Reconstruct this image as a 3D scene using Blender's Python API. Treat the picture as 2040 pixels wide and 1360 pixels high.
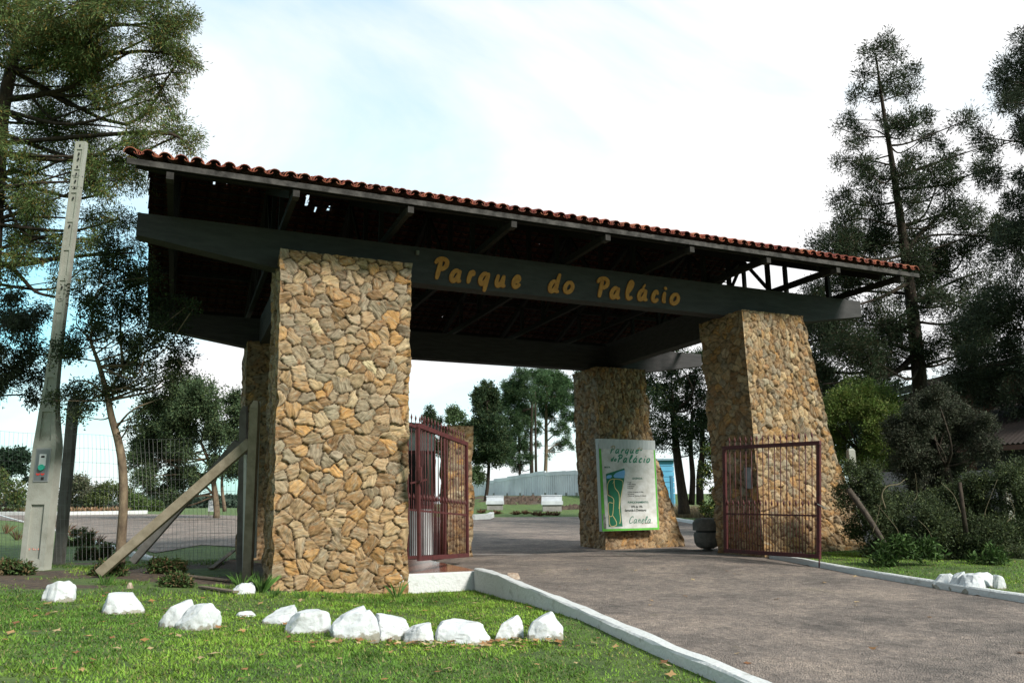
import bpy, math, random
import numpy as np
from mathutils import Vector
R = math.radians
scene = bpy.context.scene
for o in list(bpy.data.objects): bpy.data.objects.remove(o)
COL = scene.collection

# ------------------------------------------------------------------ camera
F, CX, CY, CZ, YAW, PIT, ROL = 1554.8, -4.33, -12.99, 1.107, .401, .204, -.007
_f = np.array([math.sin(YAW)*math.cos(PIT), math.cos(YAW)*math.cos(PIT), math.sin(PIT)])
_r0 = np.array([math.cos(YAW), -math.sin(YAW), 0.0]); _u0 = np.cross(_r0, _f)
_r = math.cos(ROL)*_r0 + math.sin(ROL)*_u0; _u = -math.sin(ROL)*_r0 + math.cos(ROL)*_u0
CAM = np.array([CX, CY, CZ])
cam = bpy.data.cameras.new("camera"); camo = bpy.data.objects.new("camera", cam); COL.objects.link(camo)
cam.sensor_width = 36; cam.lens = 36*F/2040; cam.clip_start = .1; cam.clip_end = 4000
from mathutils import Matrix
camo.matrix_world = Matrix(((_r[0], _u[0], -_f[0], CX), (_r[1], _u[1], -_f[1], CY), (_r[2], _u[2], -_f[2], CZ), (0, 0, 0, 1)))
scene.camera = camo
# ------------------------------------------------------------------ sky and sun
SUN_EL, SUN_AZ = R(34), R(156)      # azimuth measured from +Y clockwise: behind the camera
w = bpy.data.worlds.new("World"); scene.world = w; w.use_nodes = True
nt = w.node_tree; N = nt.nodes; L = nt.links; N.clear()
out = N.new('ShaderNodeOutputWorld'); bg = N.new('ShaderNodeBackground'); bg.inputs[1].default_value = .1
sky = N.new('ShaderNodeTexSky'); sky.sky_type = 'NISHITA'; sky.sun_disc = False
sky.sun_elevation = SUN_EL; sky.sun_rotation = SUN_AZ; sky.air_density = 1; sky.dust_density = 2
tc = N.new('ShaderNodeTexCoord')
mp = N.new('ShaderNodeMapping'); mp.inputs['Scale'].default_value = (1.0, 1.0, 1.7); mp.inputs['Rotation'].default_value = (0.2, 0.1, .6)
n1 = N.new('ShaderNodeTexNoise'); n1.inputs['Scale'].default_value = 1.25; n1.inputs['Detail'].default_value = 7; n1.inputs['Roughness'].default_value = .55; n1.inputs['Distortion'].default_value = .6
cr = N.new('ShaderNodeValToRGB'); cr.color_ramp.elements[0].position = .38; cr.color_ramp.elements[0].color = (.40, .40, .40, 1)
cr.color_ramp.elements[1].position = .6; cr.color_ramp.elements[1].color = (1, 1, 1, 1)
mx = N.new('ShaderNodeMix'); mx.data_type = 'RGBA'
sc = N.new('ShaderNodeMix'); sc.data_type = 'RGBA'; sc.blend_type = 'MULTIPLY'; sc.inputs['Factor'].default_value = 1
sc.inputs['B'].default_value = (.6, 2.9, 2.7, 1)
L.new(tc.outputs['Generated'], mp.inputs['Vector']); L.new(mp.outputs[0], n1.inputs['Vector']); L.new(n1.outputs['Fac'], cr.inputs[0])
L.new(cr.outputs[0], mx.inputs['Factor']); L.new(sky.outputs[0], sc.inputs['A']); L.new(sc.outputs['Result'], mx.inputs['A'])
mx.inputs['B'].default_value = (9.9, 9.9, 10.0, 1)
# the overcast is brightest ahead and dimmer in the half of the sky behind the viewpoint (fixed compass direction)
dp = N.new('ShaderNodeVectorMath'); dp.operation = 'DOT_PRODUCT'; dp.inputs[1].default_value = (float(math.sin(YAW)), float(math.cos(YAW)), .25); L.new(tc.outputs['Generated'], dp.inputs[0])
mrg = N.new('ShaderNodeMapRange'); mrg.interpolation_type = 'SMOOTHSTEP'; mrg.inputs['From Min'].default_value = -.7; mrg.inputs['From Max'].default_value = .45; mrg.inputs['To Min'].default_value = .45; mrg.inputs['To Max'].default_value = 1.0
L.new(dp.outputs['Value'], mrg.inputs['Value']); gm_ = N.new('ShaderNodeVectorMath'); gm_.operation = 'SCALE'; L.new(mx.outputs['Result'], gm_.inputs[0]); L.new(mrg.outputs[0], gm_.inputs['Scale'])
L.new(gm_.outputs[0], bg.inputs[0]); L.new(bg.outputs[0], out.inputs[0])
sl = bpy.data.lights.new("sun", 'SUN'); sl.energy = 5.0; sl.angle = R(11); sl.color = (1, .95, .86)
so = bpy.data.objects.new("sun", sl); COL.objects.link(so)
sd = Vector((math.sin(SUN_AZ)*math.cos(SUN_EL), math.cos(SUN_AZ)*math.cos(SUN_EL), math.sin(SUN_EL)))
so.rotation_euler = sd.to_track_quat('Z', 'Y').to_euler(); so.location = (0, 0, 30)
scene.view_settings.view_transform = 'Standard'; scene.view_settings.look = 'None'
scene.view_settings.exposure = .22; scene.view_settings.gamma = 1

# ------------------------------------------------------------------ photograph ray helpers (real-world positions from measured directions)
def ray(px, py): return _f*F + _r*(px-1020) + _u*(680-py)
def atY(px, py, Y): v = ray(px, py); return CAM + v*((Y-CY)/v[1])
def atD(px, py, D): return CAM + ray(px, py)*(D/F)
def proj(P): v = np.array(P)-CAM; z = v@_f; return 1020+F*(v@_r)/z, 680-F*(v@_u)/z, z
SY, CYW = math.sin(YAW), math.cos(YAW)
def st(X, Y): return (X-CX)*SY+(Y-CY)*CYW, (X-CX)*CYW-(Y-CY)*SY
def sm(x): x = np.clip(x, 0, 1); return x*x*(3-2*x)

# ------------------------------------------------------------------ value noise
def _h(ix, iy, s):
    n = (ix.astype(np.int64)*374761393 + iy.astype(np.int64)*668265263 + s*974711) & 0xffffffff
    n = ((n ^ (n >> 13))*1274126177) & 0xffffffff
    return ((n ^ (n >> 16)) & 0xffff)/65535.0
def vn(x, y, s=0):
    x = np.asarray(x, float); y = np.asarray(y, float)
    ix = np.floor(x); iy = np.floor(y); fx = x-ix; fy = y-iy
    fx = fx*fx*(3-2*fx); fy = fy*fy*(3-2*fy)
    a = _h(ix, iy, s); b = _h(ix+1, iy, s); c = _h(ix, iy+1, s); d = _h(ix+1, iy+1, s)
    return (a*(1-fx)+b*fx)*(1-fy)+(c*(1-fx)+d*fx)*fy-.5
def fbm(x, y, s=0, o=4):
    r = 0; a = 1
    for i in range(o): r = r+a*vn(x*2**i, y*2**i, s+i*17); a *= .5
    return r

# ------------------------------------------------------------------ object helpers
def link(o, parent=None):
    COL.objects.link(o)
    if parent is not None: o.parent = parent
    return o
def tag(o, label=None, cat=None, group=None, kind=None):
    if label: o['label'] = label
    if cat: o['category'] = cat
    if group: o['group'] = group
    if kind: o['kind'] = kind
    return o
def thing(name, label, cat, loc=(0, 0, 0), group=None):
    o = bpy.data.objects.new(name, None); link(o); o.location = Vector([float(c) for c in loc]); o.empty_display_size = .2
    return tag(o, label, cat, group)
def fastmesh(name, V, Fc, mat, smooth=False, cols=None, uvs=None):
    me = bpy.data.meshes.new(name); V = np.asarray(V, np.float32); Fc = np.asarray(Fc, np.int32)
    k = Fc.shape[1]; me.vertices.add(len(V)); me.vertices.foreach_set('co', V.ravel())
    me.loops.add(Fc.size); me.loops.foreach_set('vertex_index', Fc.ravel())
    me.polygons.add(len(Fc)); me.polygons.foreach_set('loop_start', np.arange(0, Fc.size, k, dtype=np.int32))
    me.polygons.foreach_set('loop_total', np.full(len(Fc), k, np.int32))
    me.polygons.foreach_set('use_smooth', np.full(len(Fc), smooth, bool))
    if cols is not None:
        at = me.color_attributes.new('Col', 'FLOAT_COLOR', 'POINT')
        c4 = np.ones((len(V), 4), np.float32); c4[:, :3] = cols; at.data.foreach_set('color', c4.ravel())
    if uvs is not None:
        u = me.uv_layers.new(name='UVMap'); u.data.foreach_set('uv', np.asarray(uvs, np.float32)[Fc.ravel()].ravel())
    me.update(); me.validate(); me.materials.append(mat)
    return me
def objm(name, me, parent=None):
    o = bpy.data.objects.new(name, me); link(o)
    if parent is not None:
        o.parent = parent; o.matrix_parent_inverse = Matrix.Translation(parent_loc(parent)).inverted()
    return o
def parent_loc(p):
    v = Vector(p.location)
    return v if p.parent is None else v  # parents' offset is applied by the inverse at each level
class MB:
    """collects quads/tris with world coordinates"""
    def __init__(s): s.v = []; s.f = []
    def face(s, pts):
        b = len(s.v); s.v += [tuple(float(c) for c in p) for p in pts]; s.f.append(tuple(range(b, b+len(pts))))
    def hexa(s, p):            # 8 pts: bottom 4 ccw, top 4 ccw
        b = len(s.v); s.v += [tuple(float(c) for c in q) for q in p]
        for f in ((3, 2, 1, 0), (4, 5, 6, 7), (0, 1, 5, 4), (1, 2, 6, 5), (2, 3, 7, 6), (3, 0, 4, 7)): s.f.append(tuple(b+i for i in f))
    def box(s, x0, x1, y0, y1, z0, z1): s.hexa([(x0, y0, z0), (x1, y0, z0), (x1, y1, z0), (x0, y1, z0), (x0, y0, z1), (x1, y0, z1), (x1, y1, z1), (x0, y1, z1)])
    def bar(s, a, b, w, h, up=(0, 0, 1), w2=None, h2=None):
        a = Vector([float(c) for c in a]); b = Vector([float(c) for c in b]); d = (b-a).normalized(); u = Vector(up)
        if abs(d.dot(u)) > .98: u = Vector((0, 1, 0))
        x = d.cross(u).normalized(); y = x.cross(d).normalized(); w2 = w2 or w; h2 = h2 or h; P = []
        for c, ww, hh in ((a, w, h), (b, w2, h2)):
            P += [c-x*ww/2-y*hh/2, c+x*ww/2-y*hh/2, c+x*ww/2+y*hh/2, c-x*ww/2+y*hh/2]
        s.hexa(P)
    def tube(s, pts, rad, n=8, cap=True):
        pts = [Vector([float(c) for c in p]) for p in pts]; rings = []
        rad = rad if hasattr(rad, '__len__') else [rad]*len(pts)
        ref = Vector((.31, .2, .93))
        for i, p in enumerate(pts):
            d = (pts[min(i+1, len(pts)-1)]-pts[max(i-1, 0)]).normalized()
            x = d.cross(ref)
            if x.length < .1: x = d.cross(Vector((1, 0, 0)))
            x.normalize(); y = d.cross(x); b = len(s.v)
            for k in range(n):
                a = 2*math.pi*k/n; q = p+x*(rad[i]*math.cos(a))+y*(rad[i]*math.sin(a)); s.v.append(tuple(q))
            rings.append(b)
        for i in range(len(rings)-1):
            for k in range(n):
                k2 = (k+1) % n; s.f.append((rings[i]+k, rings[i]+k2, rings[i+1]+k2, rings[i+1]+k))
        if cap:
            s.f.append(tuple(rings[0]+k for k in range(n))[::-1]); s.f.append(tuple(rings[-1]+k for k in range(n)))
    def build(s, name, mat, parent=None, smooth=False, bevel=0):
        me = bpy.data.meshes.new(name); me.from_pydata(s.v, [], s.f); me.update(); me.materials.append(mat)
        if smooth:
            for p in me.polygons: p.use_smooth = True
        o = objm(name, me, parent)
        if bevel:
            m = o.modifiers.new('bevel', 'BEVEL'); m.width = bevel; m.segments = 2; m.limit_method = 'ANGLE'
        return o

# ------------------------------------------------------------------ materials
MATS = {}
def mat(name, col=(.5, .5, .5), rough=.8, col2=None, scale=6, bump=0, bscale=30, attr=False, spec=.3, metal=0, detail=6, ramp=(.35, .65), stretch=None, trans=0, coord='Object'):
    if name in MATS: return MATS[name]
    m = bpy.data.materials.new(name); m.use_nodes = True; nt = m.node_tree; N = nt.nodes; L = nt.links
    b = N['Principled BSDF']; b.inputs['Roughness'].default_value = rough; b.inputs['Specular IOR Level'].default_value = spec
    b.inputs['Metallic'].default_value = metal; b.inputs['Base Color'].default_value = (*col, 1)
    tcn = N.new('ShaderNodeTexCoord'); mpn = N.new('ShaderNodeMapping'); L.new(tcn.outputs[coord], mpn.inputs[0])
    if stretch: mpn.inputs['Scale'].default_value = stretch
    src = None
    if attr:
        a = N.new('ShaderNodeAttribute'); a.attribute_name = 'Col'; src = a.outputs['Color']
    if col2 is not None:
        n = N.new('ShaderNodeTexNoise'); n.inputs['Scale'].default_value = scale; n.inputs['Detail'].default_value = detail; n.inputs['Roughness'].default_value = .62
        L.new(mpn.outputs[0], n.inputs[0]); r = N.new('ShaderNodeValToRGB'); L.new(n.outputs[0], r.inputs[0])
        r.color_ramp.elements[0].position = ramp[0]; r.color_ramp.elements[1].position = ramp[1]
        r.color_ramp.elements[0].color = (*col2, 1); r.color_ramp.elements[1].color = (*col, 1)
        if src is None: src = r.outputs[0]
        else:
            mm = N.new('ShaderNodeMix'); mm.data_type = 'RGBA'; mm.blend_type = 'MULTIPLY'; mm.inputs['Factor'].default_value = 1
            L.new(src, mm.inputs['A']); L.new(r.outputs[0], mm.inputs['B']); src = mm.outputs['Result']
    if src is not None: L.new(src, b.inputs['Base Color'])
    if bump:
        n2 = N.new('ShaderNodeTexNoise'); n2.inputs['Scale'].default_value = bscale; n2.inputs['Detail'].default_value = 5
        L.new(mpn.outputs[0], n2.inputs[0]); bp = N.new('ShaderNodeBump'); bp.inputs['Strength'].default_value = min(1, bump); bp.inputs['Distance'].default_value = .02
        L.new(n2.outputs[0], bp.inputs['Height']); L.new(bp.outputs[0], b.inputs['Normal'])
    if trans:
        t = N.new('ShaderNodeBsdfTranslucent'); ms = N.new('ShaderNodeMixShader'); ms.inputs[0].default_value = trans
        if src is not None: L.new(src, t.inputs[0])
        else: t.inputs[0].default_value = (*col, 1)
        L.new(b.outputs[0], ms.inputs[1]); L.new(t.outputs[0], ms.inputs[2]); L.new(ms.outputs[0], N['Material Output'].inputs[0])
    MATS[name] = m; return m

def stone_mat():
    m = bpy.data.materials.new('field_stone'); m.use_nodes = True; N = m.node_tree.nodes; L = m.node_tree.links; b = N['Principled BSDF']
    b.inputs['Roughness'].default_value = .82; b.inputs['Specular IOR Level'].default_value = .25
    a = N.new('ShaderNodeAttribute'); a.attribute_name = 'Col'
    uv = N.new('ShaderNodeTexCoord'); mp = N.new('ShaderNodeMapping'); mp.inputs['Scale'].default_value = (5, 26, 1); L.new(uv.outputs['UV'], mp.inputs[0])
    n = N.new('ShaderNodeTexNoise'); n.inputs['Scale'].default_value = 1.4; n.inputs['Detail'].default_value = 8; n.inputs['Roughness'].default_value = .7; n.inputs['Distortion'].default_value = .8
    L.new(mp.outputs[0], n.inputs[0])
    r = N.new('ShaderNodeValToRGB'); e = r.color_ramp.elements; e[0].position = .3; e[0].color = (.20, .175, .15, 1); e[1].position = .62; e[1].color = (.93, .915, .89, 1)
    x = e.new(.46); x.color = (.62, .595, .56, 1); L.new(n.outputs[0], r.inputs[0])
    mm = N.new('ShaderNodeMix'); mm.data_type = 'RGBA'; mm.blend_type = 'MULTIPLY'; mm.inputs['Factor'].default_value = .95
    L.new(r.outputs[0], mm.inputs['B'])
    # rust stains and lichen
    n2 = N.new('ShaderNodeTexNoise'); n2.inputs['Scale'].default_value = 9; n2.inputs['Detail'].default_value = 6; n2.inputs['Roughness'].default_value = .65; L.new(uv.outputs['Object'], n2.inputs[0])
    r2 = N.new('ShaderNodeValToRGB'); r2.color_ramp.elements[0].position = .56; r2.color_ramp.elements[0].color = (0, 0, 0, 1); r2.color_ramp.elements[1].position = .72; r2.color_ramp.elements[1].color = (.6, .6, .6, 1)
    L.new(n2.outputs[0], r2.inputs[0]); m2 = N.new('ShaderNodeMix'); m2.data_type = 'RGBA'; m2.inputs['B'].default_value = (.30, .12, .04, 1)
    prev = a.outputs['Color']
    for sc_, lo, hi, mxv, colr in ((5.5, .50, .66, .75, (.36, .32, .25, 1)), (8, .55, .70, .7, (.50, .40, .27, 1)), (3.1, .56, .68, .6, (.17, .12, .08, 1))):
        mq = N.new('ShaderNodeMapping'); mq.inputs['Scale'].default_value = (1, 2.6, 1); mq.inputs['Location'].default_value = (sc_*3, 1, 0); L.new(uv.outputs['UV'], mq.inputs[0])
        q = N.new('ShaderNodeTexNoise'); q.inputs['Scale'].default_value = sc_; q.inputs['Detail'].default_value = 7; q.inputs['Roughness'].default_value = .68; q.inputs['Distortion'].default_value = .5; L.new(mq.outputs[0], q.inputs[0])
        rq = N.new('ShaderNodeValToRGB'); rq.color_ramp.elements[0].position = lo; rq.color_ramp.elements[0].color = (0, 0, 0, 1); rq.color_ramp.elements[1].position = hi; rq.color_ramp.elements[1].color = (mxv, mxv, mxv, 1); L.new(q.outputs[0], rq.inputs[0])
        mt2 = N.new('ShaderNodeMix'); mt2.data_type = 'RGBA'; mt2.inputs['B'].default_value = colr; L.new(rq.outputs[0], mt2.inputs['Factor']); L.new(prev, mt2.inputs['A']); prev = mt2.outputs['Result']
    L.new(prev, mm.inputs['A'])
    # mortar joints stay dark whatever the veining does
    lum = N.new('ShaderNodeRGBToBW'); L.new(a.outputs['Color'], lum.inputs[0]); rj = N.new('ShaderNodeValToRGB'); rj.color_ramp.elements[0].position = .05; rj.color_ramp.elements[0].color = (.18, .15, .12, 1); rj.color_ramp.elements[1].position = .13; L.new(lum.outputs[0], rj.inputs[0])
    mj = N.new('ShaderNodeMix'); mj.data_type = 'RGBA'; mj.blend_type = 'MULTIPLY'; mj.inputs['Factor'].default_value = 1
    L.new(r2.outputs[0], m2.inputs['Factor']); L.new(mm.outputs['Result'], m2.inputs['A']); L.new(m2.outputs['Result'], mj.inputs['A']); L.new(rj.outputs[0], mj.inputs['B']); L.new(mj.outputs['Result'], b.inputs['Base Color'])
    bp = N.new('ShaderNodeBump'); bp.inputs['Strength'].default_value = .8; bp.inputs['Distance'].default_value = .018; L.new(n.outputs[0], bp.inputs['Height']); L.new(bp.outputs[0], b.inputs['Normal'])
    return m
M_STONE = stone_mat()
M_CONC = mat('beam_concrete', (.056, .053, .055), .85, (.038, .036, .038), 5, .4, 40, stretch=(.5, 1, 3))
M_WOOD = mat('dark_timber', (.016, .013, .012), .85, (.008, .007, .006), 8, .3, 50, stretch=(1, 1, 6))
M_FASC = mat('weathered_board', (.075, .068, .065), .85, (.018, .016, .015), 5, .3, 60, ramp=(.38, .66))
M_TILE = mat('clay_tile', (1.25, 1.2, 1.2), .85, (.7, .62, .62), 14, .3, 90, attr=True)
def rock_splash(m):
    N = m.node_tree.nodes; L = m.node_tree.links; b = N['Principled BSDF']; src = b.inputs['Base Color'].links[0].from_socket
    t = N.new('ShaderNodeTexCoord'); sp = N.new('ShaderNodeSeparateXYZ'); L.new(t.outputs['Generated'], sp.inputs[0]); n = N.new('ShaderNodeTexNoise'); n.inputs['Scale'].default_value = 6; n.inputs['Detail'].default_value = 6; L.new(t.outputs['Generated'], n.inputs[0])
    a = N.new('ShaderNodeMath'); a.operation = 'MULTIPLY_ADD'; a.inputs[1].default_value = -.7; L.new(n.outputs[0], a.inputs[0]); L.new(sp.outputs[2], a.inputs[2]); r = N.new('ShaderNodeValToRGB'); r.color_ramp.elements[0].position = 0; r.color_ramp.elements[0].color = (.75, .75, .75, 1); r.color_ramp.elements[1].position = .10; r.color_ramp.elements[1].color = (0, 0, 0, 1)
    ad = N.new('ShaderNodeMath'); ad.operation = 'ADD'; ad.inputs[1].default_value = .12; L.new(a.outputs[0], ad.inputs[0]); L.new(ad.outputs[0], r.inputs[0])
    mx_ = N.new('ShaderNodeMix'); mx_.data_type = 'RGBA'; mx_.inputs['B'].default_value = (.17, .14, .08, 1); L.new(r.outputs[0], mx_.inputs['Factor']); L.new(src, mx_.inputs['A']); L.new(mx_.outputs['Result'], b.inputs['Base Color'])
M_PAINTW = mat('white_paint', (.56, .56, .56), .7, (.31, .30, .27), 7, .6, 22, ramp=(.22, .44))
M_ROCKW = mat('whitewashed_rock', (.54, .55, .57), .75, (.33, .31, .27), 9, .5, 20, ramp=(.26, .40))
rock_splash(M_ROCKW)
M_RUST = mat('red_oxide_metal', (.085, .024, .025), .55, (.04, .016, .016), 9, .1, 60, ramp=(.3, .5))
M_GOLD = mat('ochre_letter_board', (.50, .215, .05), .6, (.36, .14, .035), 16, ramp=(.3, .6))
M_POSTC = mat('pale_concrete', (.33, .33, .30), .9, (.30, .28, .24), 4, .3, 50, ramp=(.3, .6))
M_POSTD = mat('grey_concrete', (.19, .18, .17), .9, (.12, .11, .10), 4, .3, 50)
M_POSTB = mat('brown_concrete', (.30, .25, .19), .9, (.19, .155, .11), 5, .3, 50)
M_WIRE = mat('dull_wire', (.22, .22, .22), .6)
M_BARK = mat('brown_bark', (.055, .040, .030), .95, (.020, .015, .012), 14, .9, 22, stretch=(1, 1, .3))
M_BARKP = mat('pale_bark', (.22, .165, .11), .9, (.10, .07, .05), 9, .7, 26, stretch=(1, 1, .4))
M_LEAF = mat('foliage', (1, 1, 1), .65, attr=True, trans=.25, spec=.25)
M_GRASS = mat('grass_blades', (1, 1, 1), .6, attr=True, trans=.3, spec=.2)

# ------------------------------------------------------------------ terrain
def kerbL(Y): return np.interp(Y, KLY, KLX)-.09
def kerbR(Y): return np.interp(Y, [-14, -6, -3, 0, 3], [5.75, 5.95, 6.2, 6.75, 7.0])
def _kl():
    o = []
    for a, b in ((1000, 1141), (1140, 1195), (1250, 1241), (1360, 1287), (1460, 1325), (1540, 1358)):
        P = CAM.copy(); v = ray(a, b)
        for z in [-.05]*1: Z = z
        for _ in range(12): P = CAM+v*((Z-CZ)/v[2]); Z = .035*min(P[1], 0)-.05+.08
        o.append((P[1], P[0]))
    o.sort(); return [-14]+[k[0] for k in o], [o[0][1]+(o[0][1]-o[2][1])/(o[0][0]-o[2][0])*(-14-o[0][0])]+[k[1] for k in o]
KLY, KLX = _kl()
print('kerb', KLY, KLX)
def roadz(X, Y): return .035*np.minimum(Y, 0)-.05*(6.6-np.clip(X, 0, 6.6))/6.6
def h(X, Y):
    X = np.asarray(X, float); Y = np.asarray(Y, float); s, t = st(X, Y)
    # interior and far ground
    base = np.interp(s, [14, 17, 21, 45, 60, 100, 250], [-.05, -.08, -.2, .28, .42, .6, .5])
    rt = sm((t/np.maximum(s, 1)+.09)/.05)
    rise = np.interp(s, [44, 50, 58, 69, 100, 200], [0, .18, .5, 1.25, 1.5, 1.8])*rt
    rr = sm((t/np.maximum(s, 1)-.42)/.12)*np.interp(s, [12, 20, 40], [.0, .25, .8])
    far = base+rise+rr
    lawn = -.34+.16*sm((-.8-X)/2.3)+.17*sm((-3-X)/4.5)+.02*sm((-2-Y)/5)+.07*sm((X+1.6)/1.6)*sm((-1-Y)/2)+.05*sm((X+1.3)/1.3)*sm((-3-Y)/2.5)+.03*vn(X*.9, Y*.9, 5)
    lawn = np.where(X > -2.5, np.minimum(lawn, roadz(0*X, Y)-.035), lawn); rd = roadz(X, Y)-.012
    rl = rd+.05+.05*sm((X-kerbR(Y))/2)+.03*vn(X*.7, Y*.7, 9)
    front = np.where(X < kerbL(Y)+.07, lawn, np.where(X > kerbR(Y), rl, rd))
    inx = np.where(X < -.8, np.clip((Y-.2)/6, 0, 1), np.clip((Y-.3)/.5, 0, 1))
    inner = np.where((X > -.6) & (Y < 3), rd, far)
    return front*(1-sm(inx))+inner*sm(inx)
def hs(x, y): return float(h(x, y))
def ground(px, py, dmax=400):          # where the sight line meets the ground
    v = ray(px, py); v = v/np.linalg.norm(v); a = 2.0
    k = np.concatenate([np.arange(3, 40, .05), np.arange(40, dmax, .4)])
    P = CAM+v*k[:, None]; d = P[:, 2]-h(P[:, 0], P[:, 1]); i = np.argmax(d < 0)
    if d[i] >= 0: i = len(k)-1
    return P[i]
def build_ground():
    az = np.concatenate([np.arange(-180, -46, 3.), np.arange(-46, 52, .4), np.arange(52, 180.1, 3.)])
    rr = np.concatenate([[.5, 1.5, 2.5], np.geomspace(3.2, 26, 150), np.geomspace(26.5, 140, 90), [170, 220, 320, 500, 900, 1800, 3200]])
    A, RR = np.meshgrid(np.radians(az)+YAW, rr, indexing='ij')
    X = CX+RR*np.sin(A); Y = CY+RR*np.cos(A); Z = h(X, Y)
    s, t = st(X, Y); n = fbm(X*.35, Y*.35, 3)
    # masks: bare earth (R), moss/olive (G)
    dirt = sm((n+.25*vn(X*1.7, Y*1.7, 8)+.02)/.25)*.35
    dirt = np.maximum(dirt, sm((Y+.2-.5*(X+3)*0)/1.2)*sm((-1.2-X)/1)*sm((9-Y)/3)*sm((X+16)/6)*(.25+.75*sm(.5+2.2*vn(X*1.1, Y*1.1, 61))))
    dirt = np.maximum(dirt, sm((s-57)/3)*sm((75-s)/5)*sm((t/np.maximum(s, 1)+.1)/.04)*sm((.06-t/np.maximum(s, 1))/.03+.2)*sm(.5+1.6*n))
    dirt = np.maximum(dirt, ((X > kerbL(Y)) & (X < kerbR(Y)) & (Y < 8)).astype(float))
    far = sm((s-30)/30)
    na, nr = A.shape; V = np.stack([X, Y, Z], -1).reshape(-1, 3)
    i = np.arange(na-1)[:, None]*nr+np.arange(nr-1)[None]
    Fc = np.stack([i, i+1, i+nr+1, i+nr], -1).reshape(-1, 4)[:, ::-1]
    cols = np.stack([dirt, far, 0*dirt], -1).reshape(-1, 3)
    m = bpy.data.materials.new('lawn_and_earth'); m.use_nodes = True; NN = m.node_tree.nodes; LL = m.node_tree.links; b = NN['Principled BSDF']; b.inputs['Roughness'].default_value = .95
    at = NN.new('ShaderNodeAttribute'); at.attribute_name = 'Col'; sp = NN.new('ShaderNodeSeparateColor'); LL.new(at.outputs[0], sp.inputs[0])
    tcx = NN.new('ShaderNodeTexCoord')
    def noise(sc, d=6):
        q = NN.new('ShaderNodeTexNoise'); q.inputs['Scale'].default_value = sc; q.inputs['Detail'].default_value = d; q.inputs['Roughness'].default_value = .65; LL.new(tcx.outputs['Object'], q.inputs[0]); return q
    def ramp(a, c0, c1, p0=.35, p1=.65):
        q = NN.new('ShaderNodeValToRGB'); q.color_ramp.elements[0].position = p0; q.color_ramp.elements[1].position = p1; q.color_ramp.elements[0].color = (*c0, 1); q.color_ramp.elements[1].color = (*c1, 1); LL.new(a, q.inputs[0]); return q
    g = ramp(noise(3, 9).outputs[0], (.04, .07, .016), (.11, .165, .035)); e = ramp(noise(9, 9).outputs[0], (.03, .02, .014), (.13, .085, .055))
    add = NN.new('ShaderNodeMath'); add.operation = 'ADD'; nn = noise(5, 8); mul = NN.new('ShaderNodeMath'); mul.operation = 'MULTIPLY_ADD'; mul.inputs[1].default_value = .7; mul.inputs[2].default_value = -.35
    LL.new(nn.outputs[0], mul.inputs[0]); LL.new(sp.outputs[0], add.inputs[0]); LL.new(mul.outputs[0], add.inputs[1])
    rp = ramp(add.outputs[0], (0, 0, 0), (1, 1, 1), .38, .56); mm = NN.new('ShaderNodeMix'); mm.data_type = 'RGBA'
    LL.new(rp.outputs[0], mm.inputs['Factor']); LL.new(g.outputs[0], mm.inputs['A']); LL.new(e.outputs[0], mm.inputs['B']); LL.new(mm.outputs['Result'], b.inputs['Base Color'])
    bp = NN.new('ShaderNodeBump'); bp.inputs['Strength'].default_value = .9; bp.inputs['Distance'].default_value = .05; LL.new(noise(24, 8).outputs[0], bp.inputs['Height']); LL.new(bp.outputs[0], b.inputs['Normal'])
    o = objm('ground', fastmesh('ground', V, Fc, m, True, cols)); tag(o, kind='structure')
build_ground()

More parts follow.
